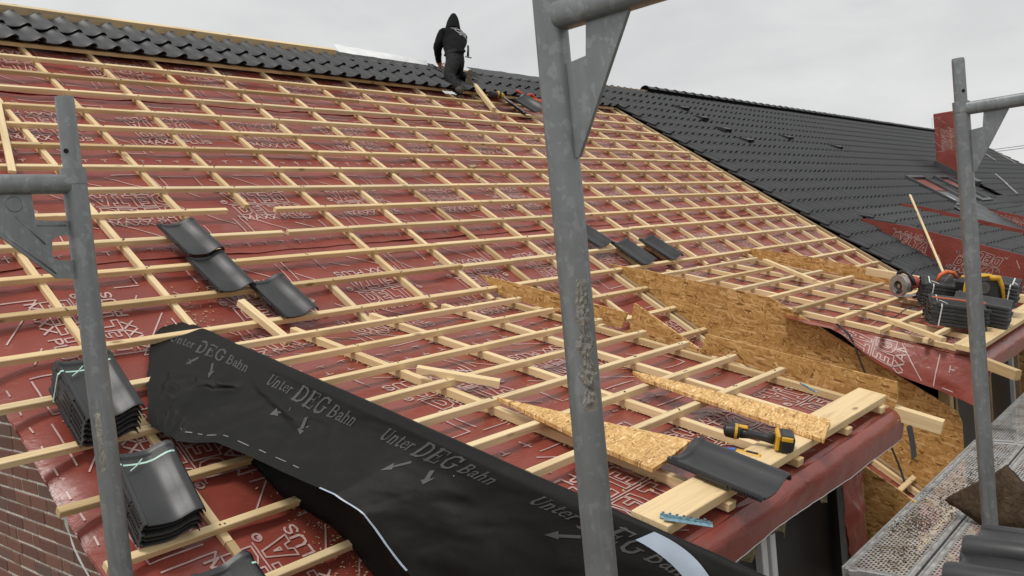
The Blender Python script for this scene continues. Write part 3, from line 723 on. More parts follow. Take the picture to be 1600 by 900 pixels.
# ================================================================== the tiled neighbour
tiled = tag(empty('tiled_house', (26, -3, GZ)), 'long neighbouring house with a finished black tiled roof and red wrapped chimney', 'house')
UT0, UT1 = 12.36, 39.0
bod = MB()
bod.prism([Mp(12.40, -.86, -.03), Mp(12.40, SE, -.03), Mp(12.40, SE, -.30), Mp(12.40, -.9, -.34)], (UT1 - 12.45, 0, 0))
bod.prism([Vector((12.40, yr + .02, zr - .05)), Vector((12.40, yr + 6, zr - .05 - 6 * math.tan(TH))), Vector((12.40, yr + 6, zr - .4 - 6 * math.tan(TH))), Vector((12.40, yr + .02, zr - .36))], (UT1 - 12.45, 0, 0))
troof = bod.build('tiled_roof', M['dark'], tiled)
MB().prism([Vector((12.5, yr, zr - .40)), Vector((12.5, -6.2, -4.9)), Vector((12.5, -6.2, GZ)), Vector((12.5, yr + 5.6, GZ)), Vector((12.5, yr + 5.6, zr - .45 - 5.6 * math.tan(TH)))], (26.2, 0, 0)).build('house_walls', M['brickwall'], tiled)
PH3 = rad(20.0); H3 = Mp(0, 3.90, .03)
def D3p(u, d, n=0.0): return Vector((u, H3.y - d * math.cos(PH3) - n * math.sin(PH3), H3.z - d * math.sin(PH3) + n * math.cos(PH3)))
cand = []
for k in range(-2, 23):
    s = .075 + G * k
    for i in range(int((UT1 - UT0) / TC)):
        u = UT0 + TC * i
        if 13.85 < u < 16.75 and s > 4.15: continue
        if 20.15 < u < 21.55 and 2.85 < s < 3.98: continue
        if 22.4 < u < 23.6 and 2.85 < s < 3.98: continue
        if 24.85 < u + .1 < 26.0 and 2.2 < s < 3.9: continue
        if 21.0 < u < 24.0 and s > 4.5: continue
        cand.append((u, s, TH, Mp, .032))
for k in range(0, 10):
    d = .30 + G * k
    for i in range(13): cand.append((13.93 + TC * i * .96, d, PH3, D3p, .03))
    for i in range(13): cand.append((21.05 + TC * i, d, PH3, lambda u, d, n: D3p(u, d, n - .02), .03))
cand.sort(key=lambda q: (q[3](q[0], q[1], 0) - CAM).length)
# the ones nearest the photographer are single tiles, the rest one joined part
bigm = MB()
lov, lof = [Vector(v) for v in TILE_LO_MB.v], TILE_LO_MB.f
for q, (u, s, ang, base, n) in enumerate(cand):
    mt = frame(base(u + rnd.uniform(-.004, .004), s + rnd.uniform(-.006, .006), n + rnd.uniform(-.001, .004)), ang, rnd.uniform(-.006, .006), TILT + rnd.uniform(-.006, .006))
    if q < 298: link('roof_tile', TILE, troof, mt)
    else: bigm.add([mt @ v for v in lov], lof)
tag(bigm.build('roof_tiles', M['tile'], troof, 'auto'), kind='stuff')
# lifted vent tiles
VENT = MB().prism([(0, 0, 0), (0, 0, .07), (0, .10, .065), (0, .30, .02), (0, .30, 0)], (.26, 0, 0)).add([(.02, -.003, .008), (.24, -.003, .008), (.24, -.003, .058), (.02, -.003, .058)], [(0, 1, 2, 3)], 1).mesh('vent_tile', [M['tile'], M['dark']], False, False)  # near-black front face painted in for the shaded opening
for u, s in ((14.55, -.05), (14.62, .38), (14.72, .86), (14.85, 1.30), (17.3, 1.0), (19.4, 1.32)):
    link('vent_tile', VENT, troof, tmat(u, s + .02, .062, TH, 0, -.12))
# ridge caps
def cap_mesh():
    mb = MB(); n = 10
    def f(x, y):
        a = math.pi * (.02 + .96 * x); r = .085 + .012 * (1 - y) + (.012 if y < .12 else 0)
        return Vector((y * .40, math.cos(a) * r, math.sin(a) * r * .75))
    mb.grid(f, n, 6); mb.add([f(i / n, 0) for i in range(n + 1)] + [f(i / n, 0) * .86 for i in range(n + 1)], [(i, i + 1, n + 2 + i, n + 1 + i) for i in range(n)])
    return mb.mesh('ridge_cap', M['tile'], 'auto')
CAP = cap_mesh(); x = 14.55
while x < UT1 - .3:
    link('ridge_cap', CAP, troof, Matrix.Translation(Vector((x, yr + .0, zr + .085 + rnd.uniform(-.004, .004))))); x += .37
piece('ridge_batten', Vector((12.3, yr, zr + .0)), Vector((14.6, yr, zr + .02)), (0, 0, 1), troof, .05, .05, 'oldpine')
# dormers 3 and 4 of the tiled house: red wrapped cheeks
def d3m(d, n, z0=0):
    p = D3p(0, d, n); return (-p.y * math.cos(TH) - p.z * math.sin(TH), p.dot(NM))
for u, dl in ((13.86, 0), (20.98, -.02)):
    o = cheek('dormer_cheek', u, [(3.95, .03), d3m(.9, .06 + dl), d3m(2.0, .06 + dl), d3m(3.0, .06 + dl), (7.8, .02)], .02, Mp, 'red', tiled)
    q = MB()
    for sc in (4.9, 5.85, 6.8):
        cn = .10 + .15 * (sc - 4.2)
        f = lambda x, y, u=u, sc=sc, cn=cn: Mp(u - .005, sc + x, cn + y + .16 * x)
        q2 = lay_print(UNIT, f, lambda x, y, sc=sc, cn=cn: .03 < cn + y + .16 * x < (sc + x - 3.95) * .264 + .03); q.add(q2.v, q2.f)
    tag(q.build('printed_lettering', M['print'], o, False, False), kind='stuff')
o = cheek('dormer_upstand', 16.80, [(-.25, .09), (.3, .13), (.9, .14), (1.6, .14), (3.0, .14), (3.0, -.05), (-.2, -.05)], .02, D3p, 'red', tiled)
for a, b in ((13.88, 16.80), (21.0, 23.9)):
    MB().prism([D3p(a, -.1, -.01), D3p(a, 3.05, -.01), D3p(a, 3.05, -.1), D3p(a, 1.0, -.45)], (b - a, 0, 0)).build('dormer_boarding', M['dark'], tiled)
# crumpled flashing beside dormer 4
fl = MB().grid(lambda a, b: Mp(19.6 + 1.4 * b, 4.0 + 3.3 * a, .075 + .03 * abs(fbm(a * 8, b * 6, 1)) + .10 * b * b), 36, 14); fl.build('valley_flashing', M['flash'], tiled, True, False)
piece('metal_rail', Mp(20.0, 3.98, .10), Mp(24.5, 4.9, .10), NM, tiled, .05, .03, 'greymetal')
# roof windows
for a, b in ((20.2, 21.5), (22.45, 23.55)):
    w = MB(); s0, s1 = 2.74, 3.90
    for c, d in (((a + b) / 2, s0), ((a + b) / 2, s1)): w.box((0, 0, .05), (b - a, .09, .12), Matrix.Translation(Mp(c, d, .02)) @ Matrix.Rotation(TH, 4, 'X'))
    for c in (a + .045, b - .045): w.box((0, 0, .05), (.09, s1 - s0 - .095, .115), Matrix.Translation(Mp(c, (s0 + s1) / 2, .02)) @ Matrix.Rotation(TH, 4, 'X'))
    o = w.build('roof_window', M['flash'], tiled)
    MB().box((0, 0, .03), (b - a - .18, s1 - s0 - .10, .02), Matrix.Translation(Mp((a + b) / 2, (s0 + s1) / 2, .02)) @ Matrix.Rotation(TH, 4, 'X')).build('pane', M['skyglass'], o)
    MB().prism([Mp(a + .1, s0 + .07, .072), Mp(b - .1, s0 + .07, .072), Mp(b - .1, s0 + .62, .072), Mp(a + .1, s0 + .55, .072)], NM * .004).build('red_reflection', M['red'], o)  # reddish reflection in the upper pane, laid on as a red sheet
for (u, s), (u2, s2) in (((35.3, .75), (34.4, 1.5)), ((38.6, .35), (37.2, 1.65)), ((29.8, 2.55), (28.6, 3.2)), ((28.6, 3.15), (27.4, 3.75))):
    piece('snow_rail', Mp(u, s, .09), Mp(u2, s2, .09), NM, troof, .05, .03, 'greymetal')
# chimney wrapped in red membrane
ch = MB(); cy0, cy1 = -1.76, -2.55; ztop = .272
chm = MB().box((25.10, (cy0 + cy1) / 2, (ztop - 2.4) / 2), (.5, cy0 - cy1, ztop + 2.4), bev=.02)
chim = chm.build('chimney', M['red'], tiled)
f = lambda x, y: Vector((24.846, (cy0 + cy1) / 2 + y * .98, -.45 - x * .98))
q = lay_print(UNIT, f, lambda x, y: abs(y) < .47 and -.7 < x < .75); f2 = lambda x, y: Vector((24.846, (cy0 + cy1) / 2 + y * .98, .52 - x * .98)); q2 = lay_print(UNIT, f2, lambda x, y: abs(y) < .47 and .27 < x < .28); q.add(q2.v, q2.f)
tag(q.build('printed_lettering', M['print'], chim, False, False), kind='stuff')
MB().prism([Mp(24.80, 1.98, .05), Mp(24.80, 3.16, .05), Mp(24.80, 3.16, .20), Mp(24.80, 1.98, .20)], (.6, 0, 0)).build('chimney_flashing', M['flash'], chim)

# ================================================================== black sheet over the first dormer's side
sheet_root = tag(empty('foil_sheet', Mp(2.2, 5.6, 0)), 'black foil sheet with grey lettering and arrows draped over the near dormer side', 'foil sheet')
BT = [(-.32, 1.82, 5.00, .02), (-.23, 1.82, 5.02, .02), (0., 1.83, 5.08, .025), (.30, 1.85, 5.14, .03), (.50, 1.87, 5.19, .035), (.70, 1.91, 5.25, .06), (.96, 1.97, 5.33, .11), (1.2, 2.03, 5.53, .17), (1.43, 2.05, 5.72, .24), (1.9, 2.08, 6.02, .36), (2.2, 2.12, 6.17, .37), (2.7, 2.15, 6.40, .30), (3.0, 2.2, 6.7, .25), (3.5, 2.25, 7.15, .25)]
def lerp_tab(tab, d):
    for a, b in zip(tab[:-1], tab[1:]):
        if d <= b[0]:
            t = max(0, (d - a[0]) / (b[0] - a[0])); t = t * t * (3 - 2 * t) * .4 + t * .6; return [x + (y - x) * t for x, y in zip(a[1:], b[1:])]
    return list(tab[-1][1:])
def sheet(d, f, off=0.0):
    """d along the dormer edge, f from 0 (tucked on the dormer) to 1 (free lower edge)"""
    ub, sb, nb = lerp_tab(BT, d); dt = max(d, -.20)
    if f < .12:
        t = f / .12; return Dp(2.505 - .065 * t, d, -.045 + .047 * math.sin(t * 1.57) + off * t + .004 * fbm(d * 4, t))
    t = (f - .12) / .88; sT, nT = d2m(d, .002); sl = 1 - (1 - t) ** 1.0
    crump = max(0, 1 - d / 1.0) if d > -.3 else 1.0; edge = t * (1 - t) * 4
    u = 2.44 + (ub - 2.44) * (.10 * min(1, t * 12) + .90 * t ** (1.7 if d > .9 else 1.7 - .85 * (1 - max(d, -.2) / .9)))
    cz = min(1, max(0, (t - .22) * 4)); w = .011 * fbm(d * 1.6, t * 1.8, 3) + .011 * fbm(d * 4.2 + 2 * t, t * 4, 6) * (.35 + cz * (.65 + 4.6 * crump)) * min(1, max(.15, (d + .23) * 3.5))
    # a long pulled crease running from the fold towards the crumpled corner
    q = abs((t - .30) - (d - .75) * .55); w += .046 * cz * max(0, 1 - q / .10) * max(0, 1 - abs(d - .75) / .7)
    q2 = abs((t - .62) + (d - .35) * .40); w -= .046 * cz * max(0, 1 - q2 / .08) * max(0, 1 - abs(d - .3) / .5)
    q3 = abs((t - .45) + (d - .30) * .15); w += .040 * cz * max(0, 1 - q3 / .07) * max(0, 1 - abs(d - .25) / .4)
    p = Mp(u - w * min(1, t * 6) * (1.0 if t < .95 else .6) - off, sT + (sb - sT) * sl, nT + (nb - nT) * sl)
    return p + Vector((0, 0, .04 * edge * max(0, .8 - abs(d - .3)) ))
MB().grid(lambda x, y: sheet(-.23 + 3.73 * x, y), 190, 48).build('foil', M['foil'], sheet_root, True, False)
# the inner fold that falls back on to the roof
UN = [(.35, 2.03, 5.12, -.03), (.7, 2.06, 5.29, -.05), (1.2, 2.09, 5.60, -.06), (1.6, 2.20, 5.83, -.06), (2.0, 2.21, 6.11, -.06), (3.0, 2.25, 6.9, -.06), (3.5, 2.25, 7.2, -.06)]
def under(x, y):
    d = .35 + 3.1 * x; ub, sb, nb = lerp_tab(UN, d); ue, se, ne = lerp_tab(BT, d); t = y
    a = Mp(ue + .03, se, ne - .01); m = Mp(2.40, se + .1, ne * .6); b = Mp(ub, sb, nb + .05); e = Mp(ub + .12, sb + .05, nb)
    p = a * (1 - t) ** 3 + m * 3 * t * (1 - t) ** 2 + b * 3 * t * t * (1 - t) + e * t ** 3
    return p + Vector((.012 * fbm(d * 3, t * 3, 4), 0, 0))
MB().grid(under, 70, 16).build('inner_fold', M['foil'], sheet_root, True, False)
# pale hem
hem = MB().grid(lambda x, y: sheet(1.75 + 1.0 * x, .990 + .009 * y, .004), 40, 2)
hem.build('hem', M['hem'], sheet_root, True, False)
hem = MB().grid(lambda x, y: sheet(2.98 + .50 * x, .13 + .07 * y + .20 * x * x, .006), 24, 3); hem.build('hem', M['hem'], sheet_root, True, False)
# serif lettering
GL = {
 'U': (.80, [([(.16, .97), (.16, .30), (.24, .09), (.40, .03)], .16), ([(.40, .03), (.56, .09), (.62, .30), (.62, .97)], .07), ([(.02, .975), (.32, .975)], .05), ([(.50, .975), (.74, .975)], .05)]),
 'n': (.66, [([(.15, 0), (.15, .64)], .14), ([(.15, .48), (.25, .61), (.38, .62), (.47, .48), (.47, 0)], .12), ([(.03, .025), (.27, .025)], .05), ([(.36, .025), (.58, .025)], .05), ([(.03, .64), (.15, .64)], .05)]),
 't': (.46, [([(.18, .85), (.18, .14), (.28, .04), (.40, .10)], .13), ([(.03, .63), (.38, .63)], .05)]),
 'e': (.56, [([(.08, .37), (.47, .37)], .05), ([(.47, .37), (.43, .56), (.28, .64), (.14, .54), (.09, .33), (.14, .12), (.30, .04), (.47, .13)], .10)]),
 'r': (.50, [([(.15, 0), (.15, .64)], .14), ([(.15, .42), (.25, .58), (.40, .60)], .11), ([(.03, .025), (.29, .025)], .05), ([(.03, .64), (.15, .64)], .05)]),
 'D': (.84, [([(.17, 0), (.17, 1)], .17), ([(.17, .97), (.44, .97), (.62, .80), (.66, .50), (.62, .20), (.44, .03), (.17, .03)], .12), ([(.02, .025), (.3, .025)], .05), ([(.02, .975), (.3, .975)], .05)]),
 'E': (.76, [([(.17, 0), (.17, 1)], .17), ([(.02, .965), (.64, .965)], .07), ([(.02, .035), (.66, .035)], .07), ([(.17, .5), (.46, .5)], .07), ([(.62, .97), (.62, .76)], .06), ([(.64, .03), (.64, .25)], .06), ([(.46, .36), (.46, .64)], .05)]),
 'G': (.88, [([(.70, .70), (.62, .90), (.42, .97), (.22, .86), (.12, .5), (.22, .14), (.42, .03), (.62, .08), (.68, .16), (.68, .42)], .13), ([(.52, .42), (.82, .42)], .06), ([(.72, .97), (.72, .68)], .05)]),
 'B': (.78, [([(.17, 0), (.17, 1)], .16), ([(.17, .97), (.44, .97), (.56, .85), (.54, .62), (.40, .53), (.17, .53)], .10), ([(.40, .53), (.60, .43), (.64, .24), (.52, .06), (.40, .03), (.17, .03)], .11), ([(.02, .025), (.3, .025)], .05), ([(.02, .975), (.3, .975)], .05)]),
 'a': (.58, [([(.10, .50), (.18, .62), (.34, .62), (.41, .50), (.41, .12), (.52, .04)], .11), ([(.41, .38), (.18, .32), (.10, .17), (.18, .04), (.30, .06), (.41, .16)], .10)]),
 'h': (.66, [([(.15, 0), (.15, .98)], .14), ([(.15, .48), (.25, .61), (.38, .62), (.47, .48), (.47, 0)], .12), ([(.03, .025), (.27, .025)], .05), ([(.36, .025), (.58, .025)], .05), ([(.03, .97), (.15, .97)], .05)])}
def word(txt, x, h, y0=0.0):
    P = []
    for ch in txt:
        adv, st = GL[ch]
        for pl, w in st:
            for a, b in zip(pl[:-1], pl[1:]): ribbon(P, (x + a[0] * h, y0 + a[1] * h), (x + b[0] * h, y0 + b[1] * h), w * h)
        x += adv * h
    return P, x
P, x = word('Unter', 0, .062, .010); P2, x2 = word('DEG', x + .022, .088); P3, x3 = word('Bahn', x2 + .020, .062, .010)
LOGO = P + P2 + P3; WL = x3
for ax, sg in ((x + .05, -1), (x2 - .03, 1)):
    q = []; ribbon(q, (ax - sg * .022, -.035), (ax + sg * .012, -.075), .016); LOGO += q
    LOGO.append([(ax + sg * .034, -.100), (ax + sg * .030, -.056), (ax - sg * .004, -.086)])
lg = MB()
for d0 in (-.10, .79, 1.68, 2.57):
    def f(x, y, d0=d0):
        d = d0 + x / WL * .70; hh = abs(sheet(d, .12).z - sheet(d, 1.0).z) + .05
        L = (sheet(d, .2) - sheet(d, 1)).length / .8 * .88
        fr = .12 + (.155 - y * 1.18) / max(L, .30)
        return sheet(d, max(.05, min(.98, fr)), .0035)
    q = lay_print(LOGO, f); lg.add(q.v, q.f)
tag(lg.build('printed_lettering', M['foilprint'], sheet_root, False, False), kind='stuff')
dm = MB(); M['dashgrey'] = mat_plain('dash_print', (.19, .19, .185), .5)
for k in range(9):
    d = .40 + k * .13
    q = []; ribbon(q, (0, 0), (.06, 0), .010)
    dm.add([sheet(d + a, .93 + b * .6, .005) for a, b in q[0]], [(0, 1, 2, 3)])
tag(dm.build('printed_dashes', M['dashgrey'], sheet_root, False, False), kind='stuff')

# ================================================================== loose tiles and bundles
def loose_tile(label, mt, name='loose_tile', group=None):
    o = link(name, TILE, None, mt); return tag(o, label, 'roof tile', group)
loose_tile('single black roof tile of the pair near the left pole, upper one lapping the lower', tmat(2.70, 3.675, .044, TH, .0, -.06))
loose_tile('black roof tile of the pair near the left pole, lower one resting on a batten', tmat(2.71, 4.06, .014, TH, .0, -.025))
loose_tile('lone black roof tile just right of and below the tile pair', tmat(2.965, 4.395, .010, TH, .03, -.02))
loose_tile('black roof tile half hidden behind the middle scaffold pole', tmat(6.74, 4.02, .012, TH, .05, -.02))
loose_tile('middle one of three black roof tiles above the large chipboard dormer side', tmat(7.02, 4.37, .010, TH, -.05, -.02))
loose_tile('rightmost of three black roof tiles above the large chipboard dormer side', tmat(7.57, 4.36, .010, TH, .02, -.02))
loose_tile('black roof tile leaning on battens below the worker, left one of two', tmat(9.10, .72, .03, TH, .10, .10) @ Matrix.Rotation(.5, 4, 'Y'))
loose_tile('grey black roof tile leaning below the worker, right one of two', tmat(9.30, .74, .05, TH, .08, .02) @ Matrix.Rotation(-.25, 4, 'Y'))
loose_tile('black roof tile lying across the eaves board beside the cordless drill', frame(Dp(2.925, 3.14, .012), PH, -.02, .03))
def bundle(label, mt, n, strap='strap', step=.029, name='tile_bundle', strap_at=(.34,), group=None):
    o = empty(name, mt.translation); tag(o, label, 'tile bundle', group)
    for k in range(n):
        link('tile', TILE, o, mt @ Matrix.Translation((rnd.uniform(-.004, .004), rnd.uniform(-.008, .008), k * step)) @ Matrix.Rotation(rnd.uniform(-.012, .012), 4, 'Z'))
    h = n * step + .012
    for y in strap_at:
        b = MB(); pts = [(x, z + (n - 1) * step + .0155) for x, z in PROF] + [(.245, .02), (.245, -.004), (-.014, -.004), (-.014, .01 + (n - 1) * step)]
        vs = [mt @ Vector((x, y + dy, z)) for x, z in pts for dy in (-.005, .005)]; m = len(pts)
        b.add(vs, [(2 * i, 2 * ((i + 1) % m), 2 * ((i + 1) % m) + 1, 2 * i + 1) for i in range(m)])
        b.tube([mt @ Vector((.09, y, h)), mt @ Vector((.06, y - .03, h - .005)), mt @ Vector((.03, y - .05, h - .01))], .003, 5)
        b.build('strap', M[strap], o)
    return o
bundle('strapped bundle of black roof tiles behind the left scaffold pole, upper one of three', tmat(1.50, 5.07, .004, TH, -.06, 0), 6)
bundle('strapped bundle of black roof tiles beside the left scaffold pole, just below the upper bundle', tmat(1.47, 5.69, .004, TH, -.13, 0), 5)
bundle('strapped bundle of black roof tiles cut off by the bottom edge left of the foil', tmat(1.54, 6.36, .004, TH, -.02, 0), 3)
dl = lambda u, d, n, rz: frame(Dp(u, d, n), PH, rz, 0)
bundle('front bundle of black roof tiles with a red clay edge on the far dormer', dl(7.36, 2.97, .006, .50), 6, 'wstrap', .029, 'tile_bundle', (.36,))
bundle('low right bundle of black roof tiles at the eaves of the far dormer', dl(7.60, 3.06, .010, .10), 6, 'wstrap', .029, 'tile_bundle', ())
bundle('tall bundle of black roof tiles at the right edge of the far dormer', dl(8.22, 2.98, .08, .05), 7, 'wstrap', .030, 'tile_bundle', (.06,))
bundle('small bundle of black roof tiles behind the yellow tool box on the far dormer', dl(8.14, 2.70, .006, .50), 7, 'wstrap', .029, 'tile_bundle', (.36,))
MB().box((.12, .21, .006), (.05, .40, .010), dl(7.36, 2.97, .20, .50), bev=.002).build('clay_strip', M['clay'], bpy.data.objects['tile_bundle.003'])
near = Matrix.Translation((0, 0, 0))
for k, (x, z, n) in enumerate(((2.69, -3.15, 3), (2.47, -3.145, 3), (2.25, -3.14, 3))):
    mt = Matrix.Translation((x, -7.415 - .01 * k, z - (n - 1) * .03)) @ Matrix.Rotation(math.pi, 4, 'Z')
    bundle(['stack of black roof tiles on the scaffold by the right pole, farthest of three', 'stack of black roof tiles on the scaffold by the right pole, middle of three', 'stack of black roof tiles on the scaffold, nearest at the bottom right corner'][k], mt, n, 'wstrap', .03, 'tile_stack', ())
pal = empty('pallet', (2.4, -7.63, -3.83)); tag(pal, 'wooden crate under the black tile stacks on the scaffold', 'crate')
for yy in (-7.44, -7.63, -7.82): MB().box((2.35, yy, -3.56), (.72, .07, .50), bev=.003).build('block', M['oldpine'], pal)
MB().box((2.35, -7.63, -3.265), (.74, .45, .06), bev=.003).build('top_board', M['oldpine'], pal)

# ================================================================== loose boards and offcuts
def board(label, pts, conv, n, t, name='osb_offcut', mat='osb', nrm=ND, cat='board', tilt=None):
    mb = MB().prism([conv(u, d, n + (tilt(u, d) if tilt else 0)) for u, d in pts], nrm * t); o = mb.build(name, M[mat]); return tag(o, label, cat)
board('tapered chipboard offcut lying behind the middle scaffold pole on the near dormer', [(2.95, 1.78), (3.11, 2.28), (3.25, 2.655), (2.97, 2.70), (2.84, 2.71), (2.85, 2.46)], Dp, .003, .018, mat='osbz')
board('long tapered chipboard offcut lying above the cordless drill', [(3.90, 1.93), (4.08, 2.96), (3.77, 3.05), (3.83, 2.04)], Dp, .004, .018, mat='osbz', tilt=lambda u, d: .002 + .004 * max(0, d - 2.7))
def loose_batten(label, a, b, nrm, **k): return tag(piece('loose_batten', a, b, nrm, None, **k), label, 'batten')
loose_batten('short loose batten lying across the near dormer battens above the foil', Dp(2.92, 1.25, .002), Dp(3.17, 1.60, -.02), ND, w=.045)
loose_batten('short loose batten sloping across two battens beside the foil corner', Mp(2.775, 4.18, .002), Mp(2.84, 4.62, .002), NM, w=.05, t=.04)
loose_batten('loose batten at the left edge crossing the rows above the left pole', Mp(2.38, 1.36, .002), Mp(2.10, 2.48, .002), NM, w=.045, t=.02)
loose_batten('loose batten lying diagonally on the far dormer beside its right chipboard upstand', Dp(8.68, .52, .002), Dp(8.00, 1.34, .002), ND, w=.05, t=.035)
loose_batten('loose batten lying diagonally near the front edge of the far dormer', Dp(6.92, 2.33, .002), Dp(6.62, 2.84, .002), ND, w=.045, t=.035)
loose_batten('batten the worker props beside his boot on the upper rows', Mp(8.83, -.06, .05), Mp(8.52, .68, .004), NM, w=.06, t=.05)
loose_batten('thin lath sticking up in front of the red dormer cheek at right', Mp(14.6, 4.35, .62), Mp(12.9, 5.7, .15), NM, w=.035, t=.018)
for k, (u, s, r) in enumerate(((6.72, 2.20, .3), (5.47, 2.36, .1))):
    tag(link('batten_offcut', MB().box((0, 0, .02), (.12, .045, .036), bev=.003).mesh('batten_offcut', M['oldpine']), None, frame(Mp(u, s, -.075), TH, r, 0)), ['dark batten offcut lying on the red membrane right of the roof centre', 'dark batten offcut lying on the red membrane at the roof centre'][k], 'offcut')

# ================================================================== tools
# cordless drill lying on the eaves board
dr = empty('cordless_drill', Dp(3.5, 2.9, .01)); tag(dr, 'black and yellow cordless drill lying on the near dormer eaves board', 'drill')
Md = Matrix.Translation(Dp(3.44, 2.77, .05)) @ Matrix.Rotation(PH, 4, 'X') @ Matrix.Rotation(rad(-62), 4, 'Z')
b = MB(); b.tube([Md @ Vector(p) for p in ((.02, 0, .0), (.05, .003, .0), (.09, .004, -.002), (.13, .002, -.004), (.165, 0, -.004))], [.024, .021, .018, .019, .025], 14); b.build('grip', M['black'], dr, True)
b = MB(); b.tube([Md @ Vector(p) for p in ((-.055, .0, .0), (-.045, 0, .002), (-.01, .0, .004), (.015, 0, .004), (.022, 0, .003))], [.016, .029, .034, .032, .024], 16); b.build('motor_housing', M['black'], dr, 'auto')
b = MB(); b.tube([Md @ Vector((-.008, 0, .004)), Md @ Vector((.004, 0, .004))], .0355, 16); b.box((.02, .0, .030), (.055, .030, .012), Md, bev=.004); b.build('housing_band', M['yellow'], dr)
b = MB(); b.tube([Md @ Vector((.0, .02, .006)), Md @ Vector((.0, .07, .010)), Md @ Vector((.0, .095, .012))], [.026, .022, .015], 14); b.build('chuck', M['black'], dr, 'auto')
b = MB().box((.215, 0, -.002), (.065, .115, .078), Md, bev=.012); b.build('battery', M['black'], dr)
b = MB().box((.178, 0, -.001), (.020, .108, .072), Md, bev=.006); b.box((.215, .052, .020), (.050, .016, .022), Md, bev=.004); b.box((.215, -.05, .02), (.05, .016, .022), Md, bev=.004); b.build('battery_clip', M['yellow'], dr)
b = MB().box((.2485, 0, -.002), (.004, .070, .040), Md, bev=.001); b.build('battery_label', M['greymetal'], dr)
# yellow screwdriver with blue tip
sv = empty('utility_knife', Dp(3.31, 2.90, -.03)); tag(sv, 'small yellow knife with blue nose lying between eaves board and batten', 'knife')
Mk = Matrix.Translation(Dp(3.345, 2.80, .0)) @ Matrix.Rotation(PH, 4, 'X') @ Matrix.Rotation(rad(-75), 4, 'Z')
MB().box((.075, 0, 0), (.11, .032, .022), Mk, bev=.006).build('handle', M['yellow'], sv)
MB().tube([Mk @ Vector((.02, 0, 0)), Mk @ Vector((0, 0, 0)), Mk @ Vector((-.03, 0, 0))], [.015, .012, .004], 10).build('nose', M['blue'], sv)
MB().box((.09, 0, .012), (.05, .018, .004), Mk).build('inlay', M['black'], sv)
# coated steel angle strips
def strips(label, u, d, rz, n, L=.15, nm='steel_clips'):
    o = empty(nm, Dp(u, d, .0)); tag(o, label, 'metal strips'); Mm = frame(Dp(u, d, .008), PH, rz, 0)
    for k in range(n):
        b = MB(); b.prism([(0, 0, 0), (.026, 0, .0), (.026, 0, .002), (.002, 0, .002), (.002, 0, .007), (0, 0, .007)], (0, L, 0), Mm @ Matrix.Translation((k * .022, .012 * (k % 2), .004 * k)) @ Matrix.Rotation(.10 * (k - .5), 4, 'Z'))
        for q in range(7): b.box((.0, .01 + q * L / 7, .010), (.002, .010, .008), Mm @ Matrix.Translation((k * .022, .012 * (k % 2), .004 * k)))
        b.build('strip', M['teal'], o)
strips('pair of toothed blue steel strips on the left end of the near eaves board', 2.535, 2.93, -2.62, 2, .17)
strips('single blue steel strip lying against the chipboard upstand of the near dormer', 4.50, 2.72, -.55, 1, .14, 'steel_clip')

# circular saw on the second dormer
sw = empty('circular_saw', Dp(8.2, 2.0, 0)); tag(sw, 'circular saw with grey guard and red motor on the far dormer', 'saw')
Ms = Matrix.Translation(Dp(8.17, 2.06, .104)) @ Matrix.Rotation(rad(-30), 4, 'Z') @ Matrix.Scale(.86, 4)
g = MB(); n = 22
for side in (-1, 1): pass
def ring(r0, r1, a0, a1, x0, x1, k=24):
    vs = []; fs = []
    for i in range(k + 1):
        a = a0 + (a1 - a0) * i / k
        for r, x in ((r0, x0), (r1, x0), (r1, x1), (r0, x1)): vs.append(Ms @ Vector((x, r * math.cos(a), r * math.sin(a))))
    for i in range(k):
        for j in range(4): fs.append((i * 4 + j, i * 4 + (j + 1) % 4, (i + 1) * 4 + (j + 1) % 4, (i + 1) * 4 + j))
    fs += [(0, 1, 2, 3), (k * 4 + 3, k * 4 + 2, k * 4 + 1, k * 4)]; return vs, fs
g.add(*ring(.060, .122, rad(-60), rad(215), -.030, .030)); g.build('blade_guard', M['greymetal'], sw, 'auto')
g = MB(); g.add(*ring(.085, .112, rad(160), rad(330), -.034, -.022)); g.build('lower_guard', M['chrome'], sw)
MB().tube([Ms @ Vector((-.004, 0, 0)), Ms @ Vector((.004, 0, 0))], .092, 28).build('blade', M['boot'], sw)
MB().tube([Ms @ Vector((-.02, 0, 0)), Ms @ Vector((.01, 0, 0))], .018, 12).build('arbor', M['chrome'], sw)
MB().tube([Ms @ Vector(p) for p in ((.03, -.01, .02), (.06, -.01, .02), (.07, -.01, .02), (.19, -.01, .02), (.215, -.01, .02))], [.045, .050, .062, .060, .045], 18).build('motor', M['redpl'], sw, 'auto')
MB().tube([Ms @ Vector(p) for p in ((.04, .07, .075), (.05, .06, .135), (.06, .0, .150), (.07, -.06, .125), (.08, -.10, .06), (.08, -.12, .0))], [.018, .020, .020, .020, .018, .016], 10).build('handle', M['black'], sw, True)
MB().box((.06, 0, -.108), (.20, .29, .006), Ms, bev=.002).build('base_plate', M['greymetal'], sw)
MB().tube([Ms @ Vector(p) for p in ((.08, -.02, -.02), (.09, -.06, -.05))], .028, 12).build('front_knob', M['black'], sw, True)
cab = [Ms @ Vector(p) for p in ((.20, -.02, .02), (.25, -.05, -.06))] + [Dp(8.35, 2.25, .02), Dp(8.0, 2.35, .008), Dp(7.6, 2.30, .01), Dp(7.30, 2.28, -.03), Dp(7.15, 2.12, .012), Dp(7.02, 2.02, .012)]
